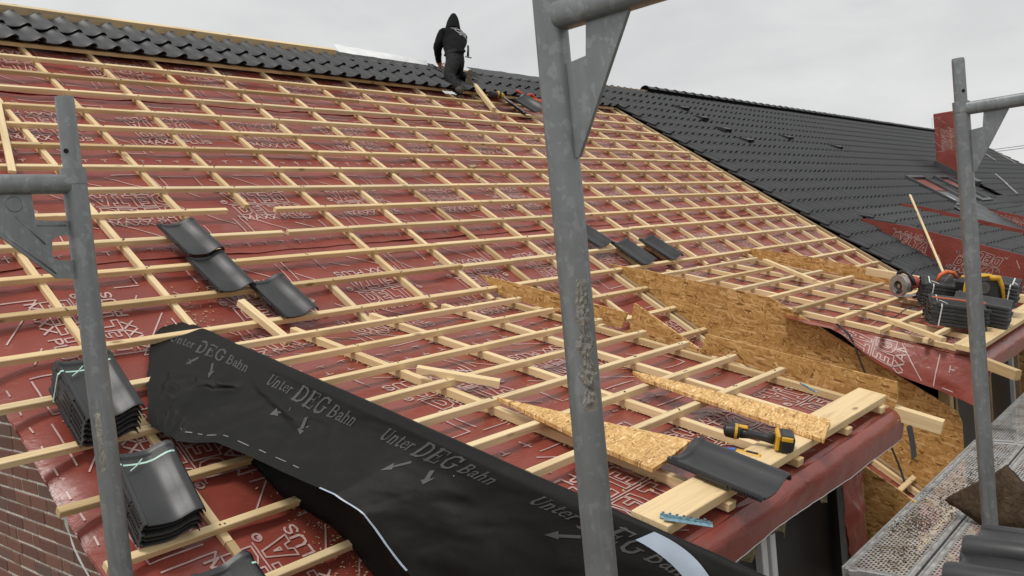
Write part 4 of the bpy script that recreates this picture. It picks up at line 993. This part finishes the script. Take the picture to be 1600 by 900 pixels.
def smooth_path(P, k=6):
    out = []
    for i in range(len(P) - 1):
        p0, p1, p2, p3 = P[max(i - 1, 0)], P[i], P[i + 1], P[min(i + 2, len(P) - 1)]
        for j in range(k):
            t = j / k; out.append(.5 * ((2 * p1) + (p2 - p0) * t + (2 * p0 - 5 * p1 + 4 * p2 - p3) * t * t + (3 * p1 - p0 - 3 * p2 + p3) * t ** 3))
    return out + [P[-1]]
MB().tube(smooth_path(cab), .005, 6).build('power_cord', M['black'], sw, True)
# black cable hanging over the chipboard side
pts = [Dp(6.68, 2.05, -.06), Dp(6.62, 2.10, -.06), Dp(6.60, 2.20, -.12), Dp(6.58, 2.32, -.30), Dp(6.57, 2.45, -.50), Dp(6.56, 2.58, -.75), Dp(6.52, 2.75, -1.0), Dp(6.45, 2.85, -1.15)]
tag(MB().tube(smooth_path(pts), .008, 7).build('cable', M['black'], None, True), 'black cable hanging down over the large chipboard dormer side', 'cable')
# red tool and orange tool beside the bundles, yellow tool box
rt = empty('red_angle_grinder', Dp(8.35, 2.3, 0)); tag(rt, 'red power tool lying between saw and tile bundles', 'power tool')
Mr = Matrix.Translation(Dp(8.39, 2.26, .045)) @ Matrix.Rotation(rad(-48), 4, 'Z')
MB().tube([Mr @ Vector(p) for p in ((-.10, 0, 0), (-.08, 0, 0), (.06, 0, 0), (.16, 0, .0), (.18, 0, 0))], [.022, .032, .036, .030, .02], 12).build('body', M['redpl'], rt, 'auto')
MB().box((-.02, 0, .034), (.12, .03, .02), Mr, bev=.005).build('switch_bar', M['redpl'], rt); MB().tube([Mr @ Vector((-.10, 0, 0)), Mr @ Vector((-.15, 0, -.01))], [.024, .016], 10).build('gear_head', M['black'], rt)
cb_ = empty('tool_box', Dp(7.8, 2.5, .1)); tag(cb_, 'black and yellow tool box standing among the tile bundles', 'tool box')
Mb = Matrix.Translation(Dp(8.10, 2.70, .21)) @ Matrix.Rotation(rad(-50), 4, 'Z')
MB().box((0, 0, 0), (.30, .20, .22), Mb, bev=.03).build('case', M['black'], cb_)
for sx in (-1, 1):
    y = MB(); y.tube([Mb @ Vector((sx * .06, -.102, .10)), Mb @ Vector((sx * .13, -.106, .09)), Mb @ Vector((sx * .155, -.104, .02)), Mb @ Vector((sx * .165, -.10, -.09))], [.026, .026, .018, .012], 8); y.build('frame', M['yellow'], cb_, True)
MB().box((0, 0, .115), (.20, .16, .03), Mb, bev=.012).build('lid', M['yellow'], cb_)
MB().tube([Mb @ Vector((0, -.10, .02)), Mb @ Vector((0, -.112, .02))], .05, 18).build('speaker_grille', M['boot'], cb_)
ot = empty('hand_saw', Dp(7.9, 2.2, .2)); tag(ot, 'orange handled tool lying on top of the small tile bundle', 'hand tool')
Mo = Matrix.Translation(Dp(8.16, 2.44, .235)) @ Matrix.Rotation(rad(-48), 4, 'Z')
MB().tube([Mo @ Vector(p) for p in ((-.09, 0, 0), (-.06, 0, .05), (.0, 0, .075), (.06, 0, .06), (.10, 0, .0))], [.014, .018, .020, .018, .013], 10).build('handle', M['orange'], ot, True)
MB().prism([(-.03, 0, -.02), (.03, 0, .055), (.055, 0, .03), (.05, 0, -.02)], (0, .004, 0), Mo).build('blade', M['chrome'], ot)
# tools beside the worker
yd = empty('nail_gun', Mp(9.0, .25, .02)); tag(yd, 'yellow and black power tool lying on battens right of the worker', 'power tool')
My = frame(Mp(8.98, .26, .06), TH, -.15, 0)
MB().tube([My @ Vector(p) for p in ((-.13, 0, .02), (-.10, 0, .02), (-.02, 0, .02), (-.01, 0, .02))], [.04, .05, .045, .03], 12).build('battery', M['black'], yd, 'auto')
MB().tube([My @ Vector(p) for p in ((-.02, 0, .03), (.03, .01, .03), (.09, 0, .02), (.13, -.01, .0))], [.040, .045, .04, .025], 12).build('body', M['yellow'], yd, 'auto')
MB().tube([My @ Vector(p) for p in ((.02, -.06, .0), (.03, -.01, .06), (.05, .05, .03))], [.018, .022, .018], 10).build('grip', M['black'], yd, True)
MB().tube([My @ Vector(p) for p in ((.12, 0, 0), (.17, 0, 0))], [.02, .015], 10).build('nose', M['black'], yd)
rs = empty('red_rope', Mp(9.9, .1, 0)); tag(rs, 'red coiled strap lying on the battens beside the middle pole', 'strap')
MB().tube(smooth_path([Mp(9.72, -.05, .07), Mp(9.80, .08, .05), Mp(9.90, .10, .08), Mp(10.0, .16, .03), Mp(10.12, .18, .04), Mp(10.3, .24, .02), Mp(10.42, .24, .02)]), .026, 8).build('webbing', M['redpl'], rs, True)
MB().tube(smooth_path([Mp(9.74, .02, .04), Mp(9.95, .20, .04), Mp(10.15, .27, .03), Mp(10.35, .30, .02)]), .02, 8).build('webbing', M['orange'], rs, True)
# plastic film scrap
tag(MB().grid(lambda a, b: Mp(8.05 + .20 * a, .13 + .09 * b, .012 + .02 * fbm(a * 6, b * 6, 3)), 16, 10).build('film_scrap', M['wstrap'], None, True, False), 'crumpled white film scrap by the worker boot', 'film scrap')
# white strip hanging from the verge batten
pts = [(Vector((1.30, -4.345, -2.985)), .006), (Vector((1.315, -4.37, -3.03)), .012), (Vector((1.32, -4.385, -3.09)), .016), (Vector((1.32, -4.385, -3.15)), .014), (Vector((1.32, -4.41, -3.18)), .006), (Vector((1.32, -4.43, -3.22)), .014), (Vector((1.32, -4.49, -3.28)), .022), (Vector((1.32, -4.60, -3.36)), .022)]
b = MB(); vs = []
for p, w in [(p, w * 1.5) for p, w in pts]: vs += [p + Vector((0, w * .8, w * .3)), p - Vector((0, w * .8, w * .3))]
b.add(vs, [(2 * i, 2 * i + 1, 2 * i + 3, 2 * i + 2) for i in range(len(pts) - 1)]); tag(b.build('plastic_ribbon', M['wstrap'], None, True, False), 'white plastic ribbon hanging from the verge in front of the bricks', 'ribbon')

# ================================================================== scaffold
def frame_thing(label, x, y, zj, top, sp, dirv, gus, led_z, led_len):
    o = empty('scaffold', (x, y, GZ)); tag(o, label, 'scaffold', 'scaffold frames')
    P = Vector((x, y, 0)); d = Vector(dirv)
    z = []; rr = []
    n = 60
    for i in range(n + 1):
        zz = GZ + (zj - GZ) * i / n; z.append(P + Vector((.0008 * fbm(zz * 9, x), .0008 * fbm(zz * 9, y, 4), zz))); rr.append(.0242 + .0004 * fbm(zz * 7, x, 1))
    MB().tube(z, rr, 28).build('standard', M['steel'], o, 'auto')
    b = MB().tube([P + Vector((0, 0, zj - .03)), P + Vector((0, 0, zj + .004)), P + Vector((0, 0, zj + .005))], [.0256, .0256, .020], 28); b.build('collar', M['steel'], o, 'auto')
    if sp:
        b = MB().tube([P + Vector((0, 0, zj)), P + Vector((0, 0, sp - .01)), P + Vector((0, 0, sp))], [.0192, .0192, .0182], 24); b.build('spigot', M['steel'], o, 'auto')
        q = P + Vector((0, 0, (zj * .75 + sp * .25))) - fwd * .0190 ; MB().tube([q - fwd * .0016, q + fwd * .002], .0052, 14).build('pin_hole', M['dark'], o)
    # flattened transom
    b = MB(); L = led_len; k = 16; vs = []; side = Vector((d.y, -d.x, 0))
    for i in range(2):
        for j in range(k):
            a = 2 * math.pi * j / k; ca, sa = math.cos(a), math.sin(a)
            vs.append(P + d * (.015 + L * i) + side * (abs(ca) ** .6 * (1 if ca > 0 else -1) * .020) + Vector((0, 0, led_z + abs(sa) ** .6 * (1 if sa > 0 else -1) * .0205)))
    b.add(vs, [(j, (j + 1) % k, k + (j + 1) % k, k + j) for j in range(k)] + [tuple(range(k))[::-1], tuple(range(k, 2 * k))]); b.build('transom', M['steel'], o, 'auto')
    # gusset plate with pressed ribs
    g = MB().prism([P + d * a + Vector((0, 0, led_z + c)) - side * .0035 for a, c in gus], side * .007); gp = g.build('gusset', M['steel'], o)
    return o, P, d, side
GY = [(.064, -.014), (.138, -.014), (.030, -.205), (.0215, -.205), (.0215, -.070), (.058, -.066)]
f1, P, d, sd_ = frame_thing('middle scaffold frame nearest the camera with mortar crust on its pole', 1.005, -7.289, -1.50, -1.5, None, (0, -1, 0), GY, -1.866, .62)
MB().tube([P + d * .124 - sd_ * .003 + Vector((0, 0, -1.90)), P + d * .040 - sd_ * .003 + Vector((0, 0, -2.045))], .0022, 8).build('gusset_rib', M['steel'], f1, True)
MB().tube([P + d * .092 - sd_ * .003 + Vector((0, 0, -1.895)), P + d * .045 - sd_ * .003 + Vector((0, 0, -1.985))], .0018, 8).build('gusset_rib', M['steel'], f1, True)
# dents
cr = MB()
def crust(a, b):
    z = -2.245 - .195 * b; w = .55 + .45 * fbm(b * 9, 1, 2); ang = rad(-118) + rad(95) * (a - .5) * w + rad(10) * fbm(b * 4, 3) - rad(8) * b
    r = .0240 + .0034 * max(-.1, .55 + fbm(a * 6, b * 22, 5)) * math.sin(math.pi * a) ** .5 * min(1, b * 8, (1 - b) * 12)
    return P + Vector((math.cos(ang) * r, math.sin(ang) * r, z))
cr.grid(crust, 22, 90).build('mortar_crust', M['crust'], f1, True, False)
f2, P2_, d2_, s2_ = frame_thing('right scaffold frame standing before the perforated deck', 3.070, -7.353, -1.866, -1.75, -1.723, (0, -1, 0), GY, -1.886, .62)
MB().tube([P2_ + d2_ * .118 - s2_ * .003 + Vector((0, 0, -1.92)), P2_ + d2_ * .045 - s2_ * .003 + Vector((0, 0, -2.06))], .0022, 8).build('gusset_rib', M['steel'], f2, True)
GX = [(.170, -.016), (.090, -.016), (.088, -.074), (.050, -.078), (.022, -.078), (.022, -.108), (.050, -.110), (.060, -.118), (.064, -.150), (.056, -.160), (.022, -.163), (.022, -.202), (.060, -.198), (.158, -.105)]
f3, P3_, d3_, s3_ = frame_thing('left scaffold frame with bracket plate pointing off the left edge', .785, -6.142, -1.938, -1.85, -1.780, (-1, 0, 0), GX, -1.967, .75)
for a, b in (((.150, -.100), (.060, -.188)), ((.125, -.065), (.075, -.125)), ((.085, -.085), (.03, -.088))):
    MB().tube([P3_ + d3_ * a[0] + Vector((0, -.0032, -1.967 + a[1])), P3_ + d3_ * b[0] + Vector((0, -.0032, -1.967 + b[1]))], .0020, 8).build('gusset_rib', M['steel'], f3, True)
MB().tube([P3_ + d3_ * .125 + Vector((0, -.0030, -2.008)), P3_ + d3_ * .125 + Vector((0, -.0050, -2.008))], [.017, .0145], 20).build('pressed_boss', M['steel'], f3, 'auto')
def smear(a, b):
    z = -2.46 - .13 * b; w = .6 + .4 * fbm(b * 7, 2, 7); ang = rad(-135) + rad(46) * (a - .5) * w
    r = .0243 + .0012 * max(0, .5 + fbm(a * 5, b * 14, 8)) * math.sin(math.pi * a) ** .5 * min(1, b * 8, (1 - b) * 8)
    return P3_ + Vector((math.cos(ang) * r, math.sin(ang) * r, z))
MB().grid(smear, 14, 50).build('mortar_smear', M['crust'], f3, True, False)
# decks
def plank(label, u0, u1, yc, z=-3.83, w=.312):
    o = empty('scaffold_deck', ((u0 + u1) / 2, yc, z)); tag(o, label, 'scaffold deck', 'scaffold decks'); L = u1 - u0
    Mx = Matrix.Translation(((u0 + u1) / 2, yc, z))
    link('perforated_panel', MB().grid(lambda a, b: Vector((-L / 2 + .03 + (L - .06) * a, -w / 2 + .012 + (w - .024) * b, 0)), 2, 2).mesh('perforated_panel', M['deck'], False, False), o, Mx)
    for sy in (-1, 1):
        e = MB().box((0, sy * (w / 2 - .007), -.022), (L, .012, .060), bev=.003); link('side_rail', e.mesh('side_rail', M['greydeck']), o, Mx)
        e = MB().box((0, sy * (w / 2 - .035), .002), (L - .08, .006, .004)); link('pressed_rib', e.mesh('pressed_rib', M['greydeck']), o, Mx)
    for sx in (-1, 1):
        e = MB().box((sx * (L / 2 - .014), 0, -.012), (.032, w - .028, .034), bev=.004); e.box((sx * (L / 2 + .005), -.10, -.01), (.03, .04, .03), bev=.004); e.box((sx * (L / 2 + .005), .10, -.01), (.03, .04, .03), bev=.004)
        link('end_cap', e.mesh('end_cap', M['greydeck']), o, Mx)
M['greydeck'] = mat_steel('worn_deck_edge', (.25, .25, .24), (.48, .475, .46), .5, .3)
for k, (a, b) in enumerate(((3.87, 6.42), (6.46, 9.01), (9.05, 11.6))):
    nm = ['nearest', 'second', 'far'][k]
    plank('perforated steel scaffold deck, %s inner plank beside the dormers' % nm, a, b, -6.69); plank('perforated steel scaffold deck, %s outer plank by the right pole' % nm, a, b, -7.012)
for x in (3.9, 6.44, 9.03): tag(MB().tube([Vector((x, -6.5, -3.93)), Vector((x, -7.37, -3.93))], .024, 12).build('deck_bracket', M['steel'], None, 'auto'), 'steel bracket tube carrying the scaffold decks at %s' % {3.9: 'their near end', 6.44: 'the first joint', 9.03: 'the second joint'}[x], 'bracket')
plank('perforated steel scaffold deck under the black tile stacks', .95, 2.93, -7.53); plank('perforated steel scaffold deck outermost behind the tile stacks', .95, 2.93, -7.85)
# crumbs on the deck
def scatter(name, pts, mat, sz, label=None, cat=None):
    mb = MB()
    for p, nrm in pts:
        s = sz * rnd.uniform(.4, 1.5); ax = Vector((rnd.uniform(-1, 1), rnd.uniform(-1, 1), rnd.uniform(-.4, .4))).normalized(); q = ax.cross(nrm).normalized() * rnd.uniform(.25, .7)
        mb.add([p + ax * s, p + q * s, p - ax * s, p - q * s, p + nrm * s * .5], [(0, 1, 4), (1, 2, 4), (2, 3, 4), (3, 0, 4)])
    o = mb.build(name, M[mat], None, False, False); tag(o, label, cat, kind='stuff'); return o
Z = Vector((0, 0, 1)); pts = []
for cx, cy, sx, sy, n in ((4.55, -6.66, .10, .06, 240), (5.0, -6.70, .35, .07, 420), (5.3, -6.82, .25, .05, 180), (4.15, -6.72, .12, .05, 160), (6.0, -6.7, .6, .08, 200)):
    for _ in range(n): pts.append((Vector((min(9, max(3.9, rnd.gauss(cx, sx))), min(-6.56, max(-7.14, rnd.gauss(cy, sy))), -3.829)), Z))
scatter('deck_crumbs', pts, 'debris', .007, 'dark crumbs and dirt strewn over the perforated scaffold deck', 'debris')
pts = []
for u, s, su, ss, n in ((2.70, 3.95, .10, .07, 60), (2.52, 4.15, .08, .12, 90), (2.25, 5.95, .06, .22, 240), (2.62, 1.30, .12, .05, 60), (8.35, .5, .2, .1, 40)):
    for _ in range(n):
        a, b = rnd.gauss(u, su), rnd.gauss(s, ss); pts.append((Mp(a, b, NB + sag(a, b) + .027 if a < 2.5 and b > 3.62 else NB + sag(a, b) + .018), NM))
for u, d, su, ss, n in ((3.05, 2.62, .12, .08, 60), (3.9, 2.3, .5, .4, 60), (8.1, .9, .5, .3, 120), (7.9, 1.9, .5, .4, 120), (3.2, 1.7, .3, .4, 40)):
    for _ in range(n): pts.append((Dp(rnd.gauss(u, su), rnd.gauss(d, ss), NB + .016), ND))
for cu in (2.97, 3.615, 4.24, 4.76):
    for _ in range(130): pts.append((Dp(cu - .03 - abs(rnd.gauss(0, .010)), rnd.uniform(.3, 2.7), NB + .014), ND))
scatter('wood_shavings', pts, 'dust', .007, 'pale sawdust and wood shavings scattered over the red membrane', 'sawdust')
# mineral wool slabs by the right pole
def slab(label, poly, x, t):
    mb = MB(); n = 12; P = [Vector((x, y, z)) for y, z in poly]; c = sum(P, Vector()) / len(P)
    ctr = []
    for i in range(len(P)):
        a, b = P[i], P[(i + 1) % len(P)]
        for k in range(6): q = a + (b - a) * k / 6; ctr.append(q + Vector((0, .006 * fbm(q.y * 40, q.z * 40, i), .006 * fbm(q.z * 40, q.y * 30, i + 9))))
    m = len(ctr); vs = []
    for r, dx in ((0.0, 0.0), (.5, 0.0), (1, 0), (1, t)):
        for q in ctr:
            p = c + (q - c) * max(r, .02) + Vector((dx, 0, 0)); vs.append(p + Vector((.010 * fbm(p.y * 22, p.z * 22, dx * 50 + r), 0, 0)))
    fs = [(r * m + i, r * m + (i + 1) % m, (r + 1) * m + (i + 1) % m, (r + 1) * m + i) for r in range(3) for i in range(m)] + [tuple(range(m)), tuple(range(3 * m, 4 * m))]
    mb.add(vs, fs); return tag(mb.build('wool_slab', M['brownwool'], None, True), label, 'insulation')
slab('brown mineral wool offcut standing left of the right scaffold pole', [(-6.78, -3.72), (-6.965, -3.595), (-7.00, -3.60), (-7.00, -3.828), (-6.945, -3.828)], 4.70, .07)
slab('brown mineral wool offcut leaning behind the right scaffold pole', [(-7.015, -3.56), (-7.07, -3.515), (-7.16, -3.63), (-7.17, -3.828), (-7.01, -3.828)], 4.66, .10)
# overhead wires far behind
for k, (z, lb) in enumerate(((.36, 'upper dark overhead wire behind the far right roof'), (-.05, 'lower dark overhead wire behind the far right roof'))):
    tag(MB().tube([Vector((45, 8 - 40 * t / 16, z + .3 * k - .25 * math.sin(math.pi * t / 16) + (t / 16 - .25) * .5)) for t in range(17)], .013, 6).build('overhead_wire', M['black'], None, True), lb, 'wire')

# ================================================================== the roofer at the ridge
from mathutils.bvhtree import BVHTree
J = {  # joint: (position, radius, parent)
 'pelvis': ((8.70, .20, .52), (.165, .14), None), 'waist': ((8.78, .28, .64), (.17, .14), 'pelvis'), 'spine': ((8.90, .40, .78), (.20, .155), 'waist'),
 'chest': ((9.02, .50, .91), (.205, .15), 'spine'), 'neck': ((9.09, .57, 1.02), (.075, .075), 'chest'), 'head': ((9.13, .60, 1.10), (.098, .10), 'neck'), 'crown': ((9.15, .61, 1.19), (.085, .085), 'head'),
 'lsh': ((8.82, .50, .92), (.10, .10), 'chest'), 'lel': ((8.74, .58, .71), (.070, .070), 'lsh'), 'lwr': ((8.86, .68, .57), (.038, .038), 'lel'), 'lha': ((8.90, .70, .53), (.030, .036), 'lwr'),
 'rsh': ((9.26, .53, .91), (.10, .10), 'chest'), 'rel': ((9.30, .72, .74), (.070, .070), 'rsh'), 'rwr': ((9.20, .86, .60), (.038, .038), 'rel'), 'rha': ((9.16, .88, .56), (.030, .036), 'rwr'),
 'lhi': ((8.61, .17, .44), (.110, .110), 'pelvis'), 'lkn': ((8.44, .11, .18), (.085, .085), 'lhi'), 'lan': ((8.37, -.13, -.02), (.066, .066), 'lkn'),
 'lhe': ((8.36, -.16, -.085), (.042, .042), 'lan'), 'lto': ((8.44, .03, -.035), (.036, .030), 'lhe'),
 'rhi': ((8.80, .23, .44), (.100, .100), 'pelvis'), 'rkn': ((8.96, .46, .30), (.078, .078), 'rhi'), 'ran': ((8.80, .10, .24), (.056, .056), 'rkn'), 'rhe': ((8.76, .02, .255), (.042, .042), 'ran'), 'rto': ((8.73, .05, .10), (.036, .034), 'rhe')}
names = list(J); me = bpy.data.meshes.new('person_body')
me.from_pydata([J[k][0] for k in names], [(names.index(J[k][2]), names.index(k)) for k in names if J[k][2]], [])
person = empty('person', Mp(8.5, .1, 0)); tag(person, 'roofer in black hooded jacket kneeling at the ridge with his back to the camera', 'person')
bo = bpy.data.objects.new('body_rig', me); C.objects.link(bo)
sk = bo.modifiers.new('skin', 'SKIN'); sk.use_smooth_shade = True; sk.branch_smoothing = .3
for i, k in enumerate(names):
    sv_ = me.skin_vertices[0].data[i]; sv_.radius = J[k][1]; sv_.use_root = (k == 'pelvis')
sb_ = bo.modifiers.new('sub', 'SUBSURF'); sb_.levels = 2; sb_.render_levels = 2
bpy.context.view_layer.update(); dg = bpy.context.evaluated_depsgraph_get()
bme = bpy.data.meshes.new_from_object(bo.evaluated_get(dg)); bme.name = 'body'
C.objects.unlink(bo); bpy.data.objects.remove(bo)
for v in bme.vertices:
    p = v.co; w = .012 * fbm(p.x * 9, p.y * 9, p.z * 14) ; v.co = p + v.normal * w
bme.materials.clear()
for k in ('jacket', 'trouser', 'boot', 'skin'): bme.materials.append(M[k])
bones = []
for k in names:
    if J[k][2]:
        mi = 1 if k in ('lhi', 'lkn', 'lan', 'rhi', 'rkn', 'ran') else 2 if k in ('lhe', 'lto', 'rhe', 'rto') else 3 if k in ('lha', 'rha') else 0
        bones.append((Vector(J[J[k][2]][0]), Vector(J[k][0]), mi))
for pl in bme.polygons:
    c = pl.center; best = (9, 0)
    for a, b, mi in bones:
        t = max(0, min(1, (c - a).dot(b - a) / (b - a).length_squared)); dd = (c - a - (b - a) * t).length
        if dd < best[0]: best = (dd, mi)
    pl.material_index = 1 if best[1] == 0 and c.z < .55 and c.y < .45 else best[1]; pl.use_smooth = True
body = link('body', bme, person)
bvh = BVHTree.FromPolygons([v.co.copy() for v in bme.vertices], [tuple(p.vertices) for p in bme.polygons])
# hood
hd = MB()
def hoodf(a, b):
    an = 2 * math.pi * a; ax = Vector((.10, .05, .26)).normalized(); c = Vector((9.075, .555, 1.00)) + ax * (.30 * b); x = Vector((1, 0, 0)).cross(ax).normalized(); y = ax.cross(x)
    r = (.112 - .050 * b) * math.sqrt(max(0, 1 - max(0, (b - .35) / .65) ** 2.2)) + .002; lean = Vector((-.02, -.035, 0)) * max(0, b - .5)
    return c + x * math.cos(an) * r * 1.05 + y * math.sin(an) * r + lean + Vector((0, 0, .006 * fbm(a * 6, b * 5)))
hd.grid(hoodf, 20, 14).build('hood', M['jacket'], body, True)
# rucked hem of the jacket
hm = MB().tube([Vector((8.735 + .150 * math.cos(a), .235 + .128 * math.sin(a), .575 + .03 * math.cos(a))) for a in [i * 2 * math.pi / 24 for i in range(25)]], .018, 8); hm.build('jacket_hem', M['jacket'], body, True)
# fingers
for w, h in (('lwr', 'lha'), ('rwr', 'rha')):
    a, b = Vector(J[w][0]), Vector(J[h][0]); dirv = (b - a).normalized(); sd2 = dirv.cross(Vector((0, 1, 0))).normalized(); fg = MB()
    for k, L in enumerate((.062, .072, .066, .052)):
        o = b + sd2 * (k - 1.5) * .019; fg.tube([o, o + dirv * L * .5 + Vector((0, .01, 0)), o + dirv * L * .85 + Vector((0, .03, -.012))], [.0095, .0088, .007], 7)
    o = a + (b - a) * .5 - sd2 * .035; fg.tube([o, o + dirv * .03 - sd2 * .02, o + dirv * .055 - sd2 * .022 + Vector((0, .012, 0))], [.011, .0095, .0075], 7)
    fg.build('fingers', M['skin'], body, True)
# boots: soles
def sole(h, t, nrm):
    h, t, nrm = Vector(h), Vector(t), Vector(nrm).normalized(); x = (t - h).normalized(); y = nrm.cross(x); b = MB(); pts = []
    for a, w in ((-.035, .026), (-.02, .036), (.05, .036), (.10, .032), (.15, .043), (.20, .043), (.235, .030), (.245, .012)): pts.append((a, w))
    L = (t - h).length / .19
    poly = [h + x * a * L + y * w for a, w in pts] + [h + x * a * L - y * w for a, w in pts[::-1]]
    return MB().prism([p + nrm * .030 for p in poly], nrm * .026).build('sole', M['sole'], body)
sole(J['rhe'][0], J['rto'][0], (-.45, -.85, .05)); sole(J['lhe'][0], J['lto'][0], (.1, .25, -.9))
# hammer at the belt
hb = empty('hammer', (9.0, .2, .55)); tag(hb, 'claw hammer hanging from the belt of the roofer', 'hammer')
MB().tube([Vector((8.985, .20, .70)), Vector((8.965, .19, .62)), Vector((8.94, .185, .53))], [.014, .016, .017], 8).build('handle', M['black'], hb, True)
MB().tube([Vector((8.90, .19, .535)), Vector((9.00, .175, .525))], [.010, .012], 8).build('head', M['chrome'], hb)
# white back print: house emblem and two lines of lettering, wrapped on to the jacket
sp_ = (Vector(J['chest'][0]) - Vector(J['waist'][0])).normalized(); shv = (Vector(J['rsh'][0]) - Vector(J['lsh'][0])).normalized(); bn = shv.cross(sp_).normalized()
if bn.y > 0: bn = -bn
upv = bn.cross(shv) if bn.cross(shv).z > 0 else -bn.cross(shv)
ctr = Vector(J['chest'][0]) + shv * .02 - upv * .085
PP = []
for a, b, w in (((-.13, .06), (-.13, -.01), .010), ((-.13, -.01), (.06, -.015), .009), ((-.15, .10), (-.06, .055), .013), ((-.13, .055), (-.07, .055), .009), ((-.06, .055), (.0, .075), .02), ((.0, .075), (.07, .03), .012), ((-.03, .07), (.12, -.05), .016), ((.06, .02), (.12, .01), .010), ((-.11, .12), (.0, .12), .006)): ribbon(PP, a, b, w)
T1 = [[(x - .03, y - .050) for x, y in p] for p in scale_x(solid_polys(font_mesh('TISCHLEREI', .028, .03)), .20)]
T2 = [[(x - .02, y - .090) for x, y in p] for p in scale_x(solid_polys(font_mesh('BAU-MEIER', .030, .03)), .22)]
bp = MB()
for p in PP + T1 + T2:
    vs = []
    for x, y in p:
        o = ctr + shv * x + upv * y + bn * .4; hit = bvh.ray_cast(o, -bn)
        if hit[0] is None: vs = None; break
        vs.append(hit[0] + bn * .006)
    if vs: bp.add(vs, [tuple(range(len(vs)))])
bp.build('back_print', M['white'], body, False, False)
